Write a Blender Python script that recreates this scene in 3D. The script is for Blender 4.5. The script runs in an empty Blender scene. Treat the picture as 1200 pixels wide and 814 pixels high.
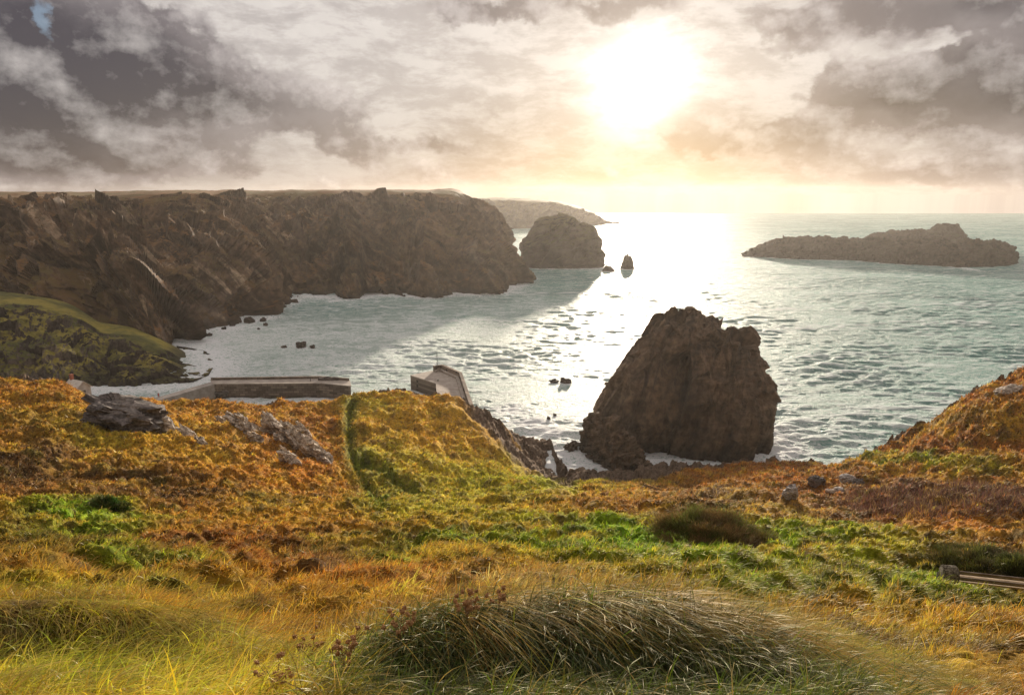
import bpy, math, random
import numpy as np
from mathutils import Vector
random.seed(7)
RNG = np.random.default_rng(11)
C = bpy.context.scene.collection
S = bpy.context.scene

# ------------------------------------------------------------------ camera
F = 800.0                        # focal length in photo pixels (24 mm on 36 mm)
EYE = 65.0
TH = math.radians(12.53)
CT, ST = math.cos(TH), math.sin(TH)
SEA_R = 2600.0
cam = bpy.data.cameras.new('camera'); cam.lens = 24.0; cam.sensor_width = 36.0
cam.clip_start = 0.05; cam.clip_end = 30000
camo = bpy.data.objects.new('camera', cam); C.objects.link(camo)
camo.location = (0, 0, EYE); camo.rotation_euler = (math.radians(90) - TH, 0, 0)
S.camera = camo

# ------------------------------------------------------------------ light
def dir_of(px, py):
    cx, cy = (px-600)/F, (407-py)/F
    v = Vector((cx, CT+cy*ST, -ST+cy*CT)); v.normalize(); return v
SUN = dir_of(752, 92)
SUN_EL = math.asin(SUN.z); SUN_AZ = math.atan2(SUN.x, SUN.y)
sun = bpy.data.lights.new('sun', 'SUN'); sun.energy = 5.0; sun.angle = math.radians(2.2)   # veiled by thin cloud
sun.color = (1.0, 0.86, 0.68)
suno = bpy.data.objects.new('sun', sun); C.objects.link(suno)
suno.rotation_euler = Vector((-SUN.x, -SUN.y, -SUN.z)).to_track_quat('-Z', 'Y').to_euler()
suno.location = (200, 900, 400)

SKYC = dict(mid=(0.31, 0.268, 0.262), bright=(0.74, 0.68, 0.64), low=(0.29, 0.248, 0.235), cloud=(0.215, 0.182, 0.186), cloud2=(0.36, 0.315, 0.312), dark=(0.105, 0.088, 0.098))
class NT:
    """tiny node helper"""
    def __init__(s, tree): s.t = tree; s.n = tree.nodes; s.l = tree.links
    def node(s, typ, **kw):
        n = s.n.new(typ)
        for k, v in kw.items(): setattr(n, k, v)
        return n
    def put(s, sock, v):
        if isinstance(v, bpy.types.NodeSocket): s.l.new(v, sock)
        elif v is not None:
            if hasattr(sock.default_value, '__len__'):
                if not hasattr(v, '__len__'): v = (v,)*len(sock.default_value)
                v = tuple(v)
                if len(sock.default_value) == 4 and len(v) == 3: v = v+(1,)
            sock.default_value = v
    def m(s, op, a, b=None, c=None, clamp=False):
        n = s.node('ShaderNodeMath', operation=op, use_clamp=clamp)
        s.put(n.inputs[0], a)
        if b is not None: s.put(n.inputs[1], b)
        if c is not None: s.put(n.inputs[2], c)
        return n.outputs[0]
    def vm(s, op, a, b=None, sc=None):
        n = s.node('ShaderNodeVectorMath', operation=op)
        s.put(n.inputs[0], a)
        if b is not None: s.put(n.inputs[1], b)
        if sc is not None: s.put(n.inputs['Scale'], sc)
        return n.outputs['Value'] if op in ('DOT_PRODUCT', 'LENGTH', 'DISTANCE') else n.outputs[0]
    def xyz(s, v):
        n = s.node('ShaderNodeSeparateXYZ'); s.put(n.inputs[0], v); return n.outputs
    def comb(s, x, y, z=0.0):
        n = s.node('ShaderNodeCombineXYZ'); s.put(n.inputs[0], x); s.put(n.inputs[1], y); s.put(n.inputs[2], z); return n.outputs[0]
    def noise(s, vec, scale, detail=4, rough=0.55, dist=0.0, lac=2.0, out='Fac'):
        n = s.node('ShaderNodeTexNoise'); s.put(n.inputs['Vector'], vec)
        n.inputs['Scale'].default_value = scale; n.inputs['Detail'].default_value = detail
        n.inputs['Roughness'].default_value = rough; n.inputs['Distortion'].default_value = dist
        n.inputs['Lacunarity'].default_value = lac
        return n.outputs[out]
    def ss(s, v, a, b):
        n = s.node('ShaderNodeMapRange', interpolation_type='SMOOTHSTEP'); s.put(n.inputs['Value'], v)
        n.inputs['From Min'].default_value = a; n.inputs['From Max'].default_value = b
        return n.outputs[0]
    def mr(s, v, a, b, c, d):
        n = s.node('ShaderNodeMapRange'); s.put(n.inputs['Value'], v)
        for k, q in zip(('From Min', 'From Max', 'To Min', 'To Max'), (a, b, c, d)): n.inputs[k].default_value = q
        return n.outputs[0]
    def mix(s, f, a, b, mode='MIX'):
        n = s.node('ShaderNodeMix', data_type='RGBA', blend_type=mode)
        s.put(n.inputs['Factor'], f); s.put(n.inputs['A'], a); s.put(n.inputs['B'], b)
        return n.outputs['Result']
    def attr(s, name, out='Color'):
        n = s.node('ShaderNodeAttribute'); n.attribute_name = name; return n.outputs[out]
    def pos(s): return s.node('ShaderNodeNewGeometry').outputs['Position']

# ------------------------------------------------------------------ world: broken cloud with the sun behind it
W = bpy.data.worlds.new('World'); S.world = W; W.use_nodes = True
wt = W.node_tree; wt.nodes.clear(); n = NT(wt)
gen = n.node('ShaderNodeTexCoord').outputs['Generated']
d = n.vm('NORMALIZE', gen)
dx, dy, dz = n.xyz(d)
el = n.m('ARCSINE', n.m('MAXIMUM', dz, 0.0)); az = n.m('ARCTAN2', dx, dy)
sky = n.node('ShaderNodeTexSky', sky_type='NISHITA', sun_disc=False)
sky.sun_elevation = SUN_EL; sky.sun_rotation = SUN_AZ; sky.altitude = 60
sky.air_density = 1.0; sky.dust_density = 1.5
sdot = n.m('MAXIMUM', n.vm('DOT_PRODUCT', d, tuple(SUN)), 0.0)
# cloud coordinates: azimuth / elevation, flattened a little towards the horizon
elp = n.m('POWER', n.m('ADD', el, 0.02), 0.9)
P0 = n.comb(az, n.m('MULTIPLY', elp, 1.12), 0.0)
wx, wy, _ = n.xyz(n.vm('SUBTRACT', n.noise(P0, 5.0, 3, 0.5, out='Color'), (0.5, 0.5, 0.5)))
wx2, wy2, _ = n.xyz(n.vm('SUBTRACT', n.noise(P0, 16.0, 6, 0.62, out='Color'), (0.5, 0.5, 0.5)))
azw = n.m('ADD', az, n.m('ADD', n.m('MULTIPLY', wx, 0.16), n.m('MULTIPLY', wx2, 0.10)))
elw = n.m('ADD', el, n.m('ADD', n.m('MULTIPLY', wy, 0.07), n.m('MULTIPLY', wy2, 0.06)))
def azel(px, py):
    v = dir_of(px, py); return math.atan2(v.x, v.y), math.asin(v.z)
def blob(px, py, rx, ry, amp):
    a0, e0 = azel(px, py)
    ra = rx/F; re = ry/F
    qa = n.m('DIVIDE', n.m('SUBTRACT', azw, a0), ra); qe = n.m('DIVIDE', n.m('SUBTRACT', elw, e0), re)
    q = n.m('ADD', n.m('MULTIPLY', qa, qa), n.m('MULTIPLY', qe, qe))
    return n.m('MULTIPLY', n.m('EXPONENT', n.m('MULTIPLY', q, -1.0)), amp)
BL = [(130, 70, 95, 55, 1.0), (15, 110, 130, 38, .95), (-120, 40, 160, 90, .8), (10, 20, 60, 30, .5), (215, 95, 45, 38, .6), (310, 118, 100, 20, .75), (470, 172, 110, 13, .7), (400, 150, 60, 14, .4),
      (70, 180, 150, 20, .75), (230, 195, 110, 13, .45), (545, 10, 55, 16, .7), (680, 4, 100, 16, .6), (890, 162, 75, 20, .85), (955, 140, 34, 18, .4), (820, 175, 40, 12, .4),
      (1040, 115, 62, 20, .95), (990, 90, 30, 14, .5), (1185, 112, 90, 30, 1.0), (1130, 80, 50, 9, .5), (1000, 12, 120, 22, .7), (1170, 10, 80, 28, .8),
      (700, 195, 80, 10, .30), (1120, 195, 170, 16, .40), (560, 205, 150, 9, .3), (900, 60, 90, 10, .25),
      (-700, 100, 400, 120, .6), (1700, 80, 300, 100, .7)]
acc = None
for b in BL:
    g = blob(*b); acc = g if acc is None else n.m('ADD', acc, g)
f1 = n.noise(P0, 8.5, 10, 0.60, 0.0)
f2 = n.noise(n.vm('ADD', P0, (0.010, 0.026, 0)), 8.5, 10, 0.60, 0.0)
big_ = n.noise(P0, 3.0, 4, 0.5)
dens = n.m('ADD', acc, n.m('MULTIPLY', n.m('SUBTRACT', f1, 0.5), 2.3))
D = n.ss(dens, 0.26, 0.56)
core_ = n.ss(dens, 0.5, 1.7)
lit = n.m('MAXIMUM', n.m('MULTIPLY', n.m('SUBTRACT', f1, f2), 2.6), -0.06)
streak = n.noise(n.vm('MULTIPLY', n.vm('ADD', P0, n.vm('SCALE', n.comb(wx, wy), sc=0.05)), (1.0, 2.2, 1.0)), 10.0, 10, 0.68, 0.0)
thin = n.m('ADD', n.m('MULTIPLY', n.ss(streak, 0.40, 0.62), 0.6), n.m('MULTIPLY', n.ss(n.m('ADD', big_, n.m('ADD', blob(420, 70, 260, 70, .22), blob(1080, 85, 120, 22, .25))), 0.42, 0.66), 0.5))
base_bright = n.mix(thin, SKYC['mid'], SKYC['bright'])
hz = n.m('EXPONENT', n.m('MULTIPLY', el, -9.0))
base_bright = n.mix(n.m('MULTIPLY', hz, 0.6), base_bright, SKYC['low'])
edge_ = n.mix(n.ss(f1, 0.35, 0.65), SKYC['cloud'], SKYC['cloud2'])
dark = n.mix(core_, edge_, SKYC['dark'])
colr = n.mix(D, base_bright, dark)
colr = n.vm('ADD', colr, n.vm('SCALE', (1.0, 0.93, 0.86), sc=n.m('MULTIPLY', lit, n.m('ADD', 0.12, n.m('MULTIPLY', D, 0.55)))))
gap = n.ss(n.m('ADD', blob(66, 30, 13, 26, 1.0), n.m('MULTIPLY', n.m('SUBTRACT', f1, 0.5), 1.6)), 0.45, 0.9)
blue = n.vm('ADD', n.vm('SCALE', sky.outputs[0], sc=0.06), (0.04, 0.10, 0.22))
colr = n.mix(n.m('MULTIPLY', gap, 0.7), colr, blue)
colr = n.vm('ADD', colr, n.vm('SCALE', sky.outputs[0], sc=0.008))
veil = n.m('SUBTRACT', 1.0, n.m('MULTIPLY', D, 0.6))
g1 = n.m('MULTIPLY', n.m('POWER', sdot, 620.0), 1.3)
g2 = n.m('MULTIPLY', n.m('POWER', sdot, 45.0), 0.08)
g3 = n.m('MULTIPLY', n.m('POWER', sdot, 8.0), 0.03)
tex = n.m('ADD', 0.4, n.m('MULTIPLY', streak, 1.2))
glow = n.m('ADD', n.m('MULTIPLY', n.m('ADD', g1, g2), tex), g3)
glow = n.m('MULTIPLY', glow, veil)
colr = n.vm('ADD', colr, n.vm('SCALE', (1.0, 0.965, 0.92), sc=glow))
back_ = n.ss(dy, 0.25, -0.6)
colr = n.vm('SCALE', colr, sc=n.m('MULTIPLY', n.m('SUBTRACT', 1.0, n.m('MULTIPLY', back_, 0.5)), n.m('ADD', 1.0, n.m('MULTIPLY', n.ss(dz, 0.45, 1.0), 0.9))))
colr = n.mix(n.ss(dz, -0.05, -0.3), colr, (0.10, 0.09, 0.08))
colr = n.vm('MAXIMUM', colr, (0.02, 0.02, 0.02))
bg = n.node('ShaderNodeBackground'); bg.inputs['Strength'].default_value = 0.053
n.put(bg.inputs['Color'], n.vm('SCALE', colr, sc=10.0))
wo = n.node('ShaderNodeOutputWorld'); n.l.new(bg.outputs[0], wo.inputs['Surface'])
W.cycles.sampling_method = 'MANUAL'; W.cycles.sample_map_resolution = 1024

S.view_settings.view_transform = 'Standard'; S.view_settings.look = 'None'
S.view_settings.exposure = 0.85; S.view_settings.gamma = 1.0
S.view_settings.use_curve_mapping = False
S.render.engine = 'CYCLES'
cy = S.cycles
cy.use_denoising = True
cy.max_bounces = 5; cy.diffuse_bounces = 2; cy.glossy_bounces = 2; cy.transmission_bounces = 3
cy.volume_bounces = 0; cy.transparent_max_bounces = 6
cy.sample_clamp_indirect = 4.0; cy.sample_clamp_direct = 12.0
cy.caustics_reflective = False; cy.caustics_refractive = False

# ------------------------------------------------------------------ noise in numpy
_perm = np.random.default_rng(5).permutation(256).astype(np.int32)
_perm = np.concatenate([_perm, _perm, _perm])
_gr = np.random.default_rng(6).normal(size=(256, 3)).astype(np.float32)
_gr /= np.linalg.norm(_gr, axis=1, keepdims=True)
def _pn(P):
    Pi = np.floor(P).astype(np.int32); f = (P-Pi).astype(np.float32); Pi &= 255
    u = f*f*f*(f*(f*6-15)+10)
    out = 0
    for i in (0, 1):
        a = _perm[Pi[:, 0]+i]
        wx_ = u[:, 0] if i else 1-u[:, 0]
        for j in (0, 1):
            b = _perm[a+Pi[:, 1]+j]
            wy_ = u[:, 1] if j else 1-u[:, 1]
            for k in (0, 1):
                g = _gr[_perm[b+Pi[:, 2]+k]]
                wz_ = u[:, 2] if k else 1-u[:, 2]
                dd = g[:, 0]*(f[:, 0]-i)+g[:, 1]*(f[:, 1]-j)+g[:, 2]*(f[:, 2]-k)
                out = out + wx_*wy_*wz_*dd
    return out*1.6
def pn(P, scale=1.0, off=0.0):
    P = np.asarray(P, np.float32).reshape(-1, 3)*scale+np.float32(off)+np.float32(500)
    out = np.empty(len(P), np.float32)
    for i in range(0, len(P), 200000): out[i:i+200000] = _pn(P[i:i+200000])
    return out
def fbm(P, scale, oct=4, off=0.0, ridged=False, gain=0.5):
    a, s, t = 1.0, scale, 0
    for o in range(oct):
        v = pn(P, s, off+o*17.3)
        if ridged: v = 1-2*np.abs(v)
        t = t+a*v; a *= gain; s *= 2.03
    return t
def facet(P, scale, off=0.0):
    """blocky rock: every cell is a tilted plane"""
    P = np.asarray(P, np.float32)*scale+np.float32(off+300)
    out = np.empty(len(P), np.float32)
    for s0 in range(0, len(P), 100000):
        p = P[s0:s0+100000]; ip = np.floor(p).astype(np.int32)
        best = np.full(len(p), 9e9, np.float32); val = np.zeros(len(p), np.float32)
        for i in (-1, 0, 1):
            for j in (-1, 0, 1):
                for k in (-1, 0, 1):
                    q = ip+np.array([i, j, k], np.int32); qq = q & 255
                    h = _perm[_perm[_perm[qq[:, 0]]+qq[:, 1]]+qq[:, 2]]
                    g = _gr[h]; c = q+0.5+g*0.45
                    dlt = p-c; ds = (dlt*dlt).sum(1)
                    m = ds < best
                    best[m] = ds[m]
                    g2 = _gr[(h[m]*7+13) & 255]
                    val[m] = (g2*dlt[m]).sum(1)*1.25+g2[:, 0]*0.28
        out[s0:s0+100000] = val
    return out
def smooth(x, a, b):
    t = np.clip((x-a)/(b-a), 0, 1); return t*t*(3-2*t)

# ------------------------------------------------------------------ pixel <-> world
def slope_of(py):
    cy_ = (407-np.asarray(py, float))/F
    return (ST-cy_*CT)/(CT+cy_*ST)
def az_of(px, py):
    cy_ = (407-np.asarray(py, float))/F
    return ((np.asarray(px, float)-600)/F)/(CT+cy_*ST)
def world(px, py, dist):
    a = az_of(px, py); s = slope_of(py); return np.stack([a*dist, dist+0*a, EYE-s*dist], -1)
def at_z(px, py, z):
    s = slope_of(py); return world(px, py, (EYE-z)/s)
def proj(P):
    P = np.asarray(P, float); y = P[..., 1]; z = P[..., 2]-EYE
    dep = y*CT-z*ST; up = y*ST+z*CT
    return 600+F*P[..., 0]/dep, 407-F*up/dep

# ------------------------------------------------------------------ objects
def tag(o, label=None, cat=None, group=None, kind=None):
    if label: o['label'] = label
    if cat: o['category'] = cat
    if group: o['group'] = group
    if kind: o['kind'] = kind
    return o
def obj(name, me, mat=None, parent=None):
    o = bpy.data.objects.new(name, me); C.objects.link(o)
    if mat is not None and not me.materials: me.materials.append(mat)
    if parent is not None: o.parent = parent
    return o
def empty(name, loc, label, cat, group=None, rz=0.0):
    o = bpy.data.objects.new(name, None); C.objects.link(o); o.location = loc; o.rotation_euler = (0, 0, rz)
    o.empty_display_size = 0.2
    return tag(o, label, cat, group)
def np_mesh(name, V, Q, colors=None, smooth_=True, attrs=None):
    """V (n,3), Q (m,k) faces all with k corners (or list of such arrays)"""
    me = bpy.data.meshes.new(name)
    Qs = Q if isinstance(Q, list) else [Q]
    V = np.ascontiguousarray(V, np.float32)
    me.vertices.add(len(V)); me.vertices.foreach_set('co', V.ravel())
    nl = sum(q.size for q in Qs); me.loops.add(nl)
    me.loops.foreach_set('vertex_index', np.concatenate([q.ravel() for q in Qs]).astype(np.int32))
    tot = np.concatenate([np.full(len(q), q.shape[1], np.int32) for q in Qs])
    st = np.concatenate([[0], np.cumsum(tot)[:-1]]).astype(np.int32)
    me.polygons.add(len(tot)); me.polygons.foreach_set('loop_start', st)
    me.polygons.foreach_set('use_smooth', np.full(len(tot), smooth_, bool))
    me.update(calc_edges=True)
    if colors is not None:
        ca = me.color_attributes.new('col', 'FLOAT_COLOR', 'POINT')
        cc = np.ones((len(V), 4), np.float32); cc[:, :3] = colors; ca.data.foreach_set('color', cc.ravel())
    for k, v in (attrs or {}).items():
        a = me.attributes.new(k, 'FLOAT', 'POINT'); a.data.foreach_set('value', np.ascontiguousarray(v, np.float32))
    return me
def grid_quads(nr, nc, wrap=False):
    i = np.arange(nr-1)[:, None]; j = np.arange(nc if wrap else nc-1)[None, :]
    j2 = (j+1) % nc
    a = i*nc+j; b = i*nc+j2; c = (i+1)*nc+j2; e = (i+1)*nc+j
    return np.stack([a, b, c, e], -1).reshape(-1, 4)
def catmull(A, ts):
    """A (K,...) control rows, ts floats in 0..K-1"""
    K = len(A); i = np.clip(np.floor(ts).astype(int), 0, K-2); f = ts-i
    f = f.reshape((-1,)+(1,)*(A.ndim-1))
    p0 = A[np.maximum(i-1, 0)]; p1 = A[i]; p2 = A[i+1]; p3 = A[np.minimum(i+2, K-1)]
    m1 = (p2-p0)*.5*.8; m2 = (p3-p1)*.5*.8
    f2 = f*f; f3 = f2*f
    return (2*f3-3*f2+1)*p1+(f3-2*f2+f)*m1+(-2*f3+3*f2)*p2+(f3-f2)*m2

# ------------------------------------------------------------------ materials
def mat(name):
    m = bpy.data.materials.new(name); m.use_nodes = True; m.node_tree.nodes.clear(); return m, NT(m.node_tree)
def finish(n, col, rough=0.9, bump=None, bstr=0.5, bdist=0.2, spec=0.3, normal=None, metal=0.0):
    p = n.node('ShaderNodeBsdfPrincipled')
    n.put(p.inputs['Base Color'], col); n.put(p.inputs['Roughness'], rough)
    p.inputs['Specular IOR Level'].default_value = spec; p.inputs['Metallic'].default_value = metal
    if bump is not None:
        b = n.node('ShaderNodeBump'); b.inputs['Strength'].default_value = bstr; b.inputs['Distance'].default_value = bdist
        n.put(b.inputs['Height'], bump); n.l.new(b.outputs[0], p.inputs['Normal'])
    o = n.node('ShaderNodeOutputMaterial'); n.l.new(p.outputs[0], o.inputs[0]); return p
def rock_mat(name, c1, c2, c3, sc, grass=None, gz=(0.55, 0.8), bd=1.0, wet=True, flute=None, gn=0.6, rib=None):
    m, n = mat(name); P = n.pos()
    rot = n.node('ShaderNodeMapping'); rot.inputs['Rotation'].default_value = (0.3, 0.75, 0.25); rot.inputs['Scale'].default_value = (1, 1, 3.5)
    n.put(rot.inputs['Vector'], P)
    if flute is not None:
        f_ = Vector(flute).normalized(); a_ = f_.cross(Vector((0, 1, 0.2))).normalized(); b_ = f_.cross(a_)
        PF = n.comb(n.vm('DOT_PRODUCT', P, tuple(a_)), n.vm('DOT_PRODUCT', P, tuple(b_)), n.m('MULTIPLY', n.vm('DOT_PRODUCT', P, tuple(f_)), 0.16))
    s1 = n.noise(rot.outputs[0], sc, 8, 0.65, 0.4); s2 = n.noise(P, sc*0.22, 5, 0.6); s3 = n.noise(P, sc*5, 5, 0.65)
    if flute is not None: s1 = n.m('ADD', n.m('MULTIPLY', s1, 0.35), n.m('MULTIPLY', n.noise(PF, sc*1.6, 7, 0.62, 0.3), 0.65))
    col = n.mix(n.ss(s1, 0.36, 0.66), c1, c2)
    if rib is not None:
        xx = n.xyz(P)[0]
        lit_streak = n.m('MULTIPLY', n.ss(n.noise(PF, sc*2.2, 6, 0.6, 0.2), 0.53, 0.64), n.ss(xx, rib[0], rib[1]))
        lit_streak = n.m('MULTIPLY', lit_streak, n.ss(n.noise(P, sc*0.35, 3, 0.5), 0.40, 0.60))
        col = n.mix(lit_streak, col, (0.50, 0.37, 0.25))  # sunlit stripes of the cliff painted in as pale streaks along the flutes
    col = n.mix(n.m('MULTIPLY', n.ss(s2, 0.52, 0.7), 0.6), col, c3)
    col = n.mix(0.8, col, n.mix(n.ss(s3, .3, .7), (0.35,)*3, (1.5,)*3), 'MULTIPLY')
    h = n.m('ADD', n.m('MULTIPLY', s1, 1.0), n.m('MULTIPLY', s3, 0.25))
    if grass is not None:
        nz = n.xyz(n.node('ShaderNodeNewGeometry').outputs['True Normal'])[2]
        g = n.ss(n.m('ADD', nz, n.m('MULTIPLY', n.m('SUBTRACT', n.noise(P, sc*0.7, 7, 0.65), 0.5), gn)), *gz)
        gc = n.mix(n.ss(n.noise(P, sc*0.5, 5, 0.6), 0.4, 0.62), grass[0], grass[1])
        gc = n.mix(0.6, gc, n.mix(n.noise(P, sc*4, 4, 0.7), (0.4,)*3, (1.6,)*3), 'MULTIPLY')
        col = n.mix(g, col, gc)
    if wet:   # algae-dark band just above the tide line
        z = n.xyz(P)[2]
        w = n.ss(n.m('ADD', z, n.m('MULTIPLY', s2, -6.0)), 2.0, -2.0)
        col = n.mix(n.m('MULTIPLY', w, 0.65), col, (0.022, 0.019, 0.016))
    finish(n, col, 0.85, h, 0.8, bd, 0.25); return m
M = {}
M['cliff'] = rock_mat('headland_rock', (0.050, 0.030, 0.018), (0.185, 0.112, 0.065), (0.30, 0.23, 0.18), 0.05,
                      ((0.19, 0.092, 0.030), (0.12, 0.085, 0.024)), (0.5, 0.85), 3.0, flute=(.72, -.25, -.65), rib=(-60, -150))  # rib sets where the painted sunlit stripes fade in
M['far_cliff'] = rock_mat('far_headland_rock', (0.06, 0.045, 0.036), (0.12, 0.09, 0.065), (0.15, 0.11, 0.07), 0.02,
                      ((0.12, 0.09, 0.035), (0.09, 0.085, 0.03)), (0.35, 0.7), 6.0)
M['promontory'] = rock_mat('promontory_rock', (0.045, 0.036, 0.03), (0.13, 0.10, 0.08), (0.24, 0.19, 0.14), 0.10,
                      ((0.085, 0.085, 0.02), (0.27, 0.22, 0.04)), (0.44, 0.70), 1.6, flute=(.4, -.3, -.9), gn=.35)
M['stack'] = rock_mat('stack_rock', (0.055, 0.035, 0.022), (0.20, 0.132, 0.08), (0.26, 0.20, 0.14), 0.14, bd=1.4, flute=(.30, .1, .95))
M['island'] = rock_mat('island_rock', (0.035, 0.026, 0.02), (0.08, 0.06, 0.045), (0.10, 0.075, 0.055), 0.05,
                       ((0.075, 0.055, 0.03), (0.06, 0.055, 0.025)), (0.6, 0.9), 3.0)
M['sea_rock'] = rock_mat('wet_rock', (0.03, 0.024, 0.02), (0.09, 0.065, 0.05), (0.13, 0.10, 0.08), 0.6, bd=0.4, wet=False)
M['slab'] = rock_mat('slate_slab', (0.22, 0.17, 0.13), (0.66, 0.56, 0.45), (0.72, 0.64, 0.54), 0.7, bd=0.35, wet=False)
M['dark_slab'] = rock_mat('dark_slate', (0.07, 0.06, 0.055), (0.19, 0.16, 0.145), (0.32, 0.28, 0.24), 0.5, bd=0.4, wet=False)
M['white_rock'] = rock_mat('quartz_rock', (0.22, 0.19, 0.17), (0.55, 0.50, 0.46), (0.62, 0.58, 0.54), 1.2, bd=0.2, wet=False)

m, n = mat('ground_turf'); P = n.pos()
c = n.attr('col')
c = n.mix(0.8, c, n.mix(n.ss(n.noise(P, 1.6, 8, 0.72), .3, .7), (0.22,)*3, (1.7,)*3), 'MULTIPLY')
c = n.mix(0.6, c, n.mix(n.ss(n.noise(P, 5.0, 6, 0.72), .3, .7), (0.35,)*3, (1.6,)*3), 'MULTIPLY')
c = n.mix(0.45, c, n.mix(n.noise(P, 0.22, 5, 0.6), (0.45, 0.5, 0.5), (1.6, 1.45, 1.3)), 'MULTIPLY')
finish(n, c, 0.95, n.noise(P, 2.5, 8, 0.75), 1.0, 0.45, 0.1); M['ground'] = m

def grass_mat(name, tl):
    m, n = mat(name); c = n.attr('col')
    di = n.node('ShaderNodeBsdfDiffuse'); tr = n.node('ShaderNodeBsdfTranslucent'); gl = n.node('ShaderNodeBsdfGlossy')
    n.put(di.inputs[0], c); n.put(tr.inputs[0], n.mix(1.0, c, (1.15, 1.0, 0.75), 'MULTIPLY')); gl.inputs['Roughness'].default_value = 0.45
    gl.inputs[0].default_value = (0.8, 0.75, 0.65, 1)
    a = n.node('ShaderNodeMixShader'); a.inputs[0].default_value = tl
    n.l.new(di.outputs[0], a.inputs[1]); n.l.new(tr.outputs[0], a.inputs[2])
    b = n.node('ShaderNodeMixShader'); b.inputs[0].default_value = 0.04
    n.l.new(a.outputs[0], b.inputs[1]); n.l.new(gl.outputs[0], b.inputs[2])
    o = n.node('ShaderNodeOutputMaterial'); n.l.new(b.outputs[0], o.inputs[0]); return m
M['blade'] = grass_mat('grass_blade', 0.45)
M['twig'] = grass_mat('twig', 0.2)

def plain(name, c1, c2, sc=3.0, rough=0.85, bd=0.03, spec=0.3, metal=0.0):
    m, n = mat(name); P = n.pos()
    f = n.noise(P, sc, 7, 0.65); g = n.noise(P, sc*6, 4, 0.6)
    col = n.mix(n.ss(f, 0.35, 0.68), c1, c2)
    col = n.mix(0.4, col, n.mix(g, (0.5,)*3, (1.45,)*3), 'MULTIPLY')
    finish(n, col, rough, n.m('ADD', f, n.m('MULTIPLY', g, 0.4)), 0.7, bd, spec, metal=metal); return m
def masonry(name, c1, c2, cm, bw, bh):
    m, n = mat(name)
    tc = n.node('ShaderNodeTexCoord').outputs['Object']
    x, y, z = n.xyz(tc); u = n.m('ADD', x, n.m('MULTIPLY', y, 0.83))
    br = n.node('ShaderNodeTexBrick'); n.put(br.inputs['Vector'], n.comb(u, z))
    br.inputs['Scale'].default_value = 1.0; br.inputs['Brick Width'].default_value = bw; br.inputs['Row Height'].default_value = bh
    br.inputs['Mortar Size'].default_value = 0.05; br.inputs['Bias'].default_value = 0.0
    n.put(br.inputs['Color1'], c1); n.put(br.inputs['Color2'], c2); n.put(br.inputs['Mortar'], cm)
    f = n.noise(tc, 0.35, 7, 0.7)
    col = n.mix(0.8, br.outputs[0], n.mix(f, (0.3,)*3, (1.7,)*3), 'MULTIPLY')
    w = n.ss(n.m('ADD', z, n.m('MULTIPLY', f, 2.0)), 2.6, 0.8)
    col = n.mix(n.m('MULTIPLY', w, 0.6), col, (0.03, 0.028, 0.02))
    finish(n, col, 0.9, n.m('SUBTRACT', f, n.m('MULTIPLY', br.outputs['Fac'], 0.4)), 0.8, 0.25, 0.2); return m
M['quay_wall'] = masonry('quay_masonry', (0.09, 0.066, 0.05), (0.26, 0.20, 0.155), (0.035, 0.028, 0.022), 1.9, 0.8)
M['quay_deck'] = plain('quay_paving', (0.30, 0.25, 0.21), (0.46, 0.40, 0.34), 0.5)
M['road'] = plain('slipway_concrete', (0.28, 0.24, 0.21), (0.42, 0.37, 0.33), 0.6)
M['whitewash'] = plain('whitewashed_wall', (0.55, 0.50, 0.45), (0.72, 0.68, 0.62), 1.0)
M['roof'] = plain('pale_slate_roof', (0.55, 0.50, 0.44), (0.75, 0.70, 0.62), 1.5)
M['brick'] = plain('red_chimney_brick', (0.30, 0.10, 0.06), (0.42, 0.16, 0.10), 2.0)
M['glass'] = plain('dark_window_glass', (0.03, 0.035, 0.04), (0.05, 0.05, 0.06), 2.0, 0.1, 0.0, 0.6)
M['metal'] = plain('weathered_steel', (0.10, 0.13, 0.11), (0.18, 0.20, 0.17), 3.0, 0.5, 0.01, 0.5, 0.5)
M['timber'] = plain('grey_timber', (0.30, 0.22, 0.14), (0.48, 0.37, 0.25), 5.0, 0.8, 0.01)
M['old_timber'] = plain('silvered_timber', (0.16, 0.12, 0.09), (0.30, 0.24, 0.19), 5.0, 0.85, 0.01)
M['lichen'] = plain('lichen_covered_wood', (0.05, 0.038, 0.028), (0.30, 0.26, 0.19), 22.0, 0.95, 0.02)
M['skin'] = plain('skin', (0.45, 0.28, 0.20), (0.5, 0.32, 0.24), 3.0)
M['dark_cloth'] = plain('dark_clothing', (0.03, 0.03, 0.035), (0.06, 0.055, 0.06), 5.0)
M['red_cloth'] = plain('red_clothing', (0.45, 0.05, 0.05), (0.60, 0.09, 0.07), 5.0)
M['hair'] = plain('brown_hair', (0.05, 0.03, 0.02), (0.09, 0.06, 0.04), 9.0)

# sea
m, n = mat('sea_water'); P = n.pos()
foam_a = n.attr('foam', 'Fac'); milk = n.attr('milk', 'Fac'); crest = n.attr('crest', 'Fac')
Ps = n.vm('MULTIPLY', P, (1.0, 1.6, 1.0))
big = n.noise(Ps, 0.012, 5, 0.6, 0.5); med = n.noise(Ps, 0.09, 6, 0.65, 1.2); fine = n.noise(Ps, 0.55, 6, 0.7, 0.8)
lace = n.noise(Ps, 0.28, 7, 0.72, 2.2)
lw = n.m('SUBTRACT', 1.0, n.m('MULTIPLY', n.m('ABSOLUTE', n.m('SUBTRACT', lace, 0.5)), 9.0), clamp=True)  # thin foam threads
deep = n.mix(n.ss(big, 0.35, 0.65), (0.016, 0.135, 0.125), (0.055, 0.235, 0.195))
deep = n.mix(n.m('MULTIPLY', n.ss(med, 0.4, 0.7), 0.5), deep, (0.14, 0.34, 0.28))
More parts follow.
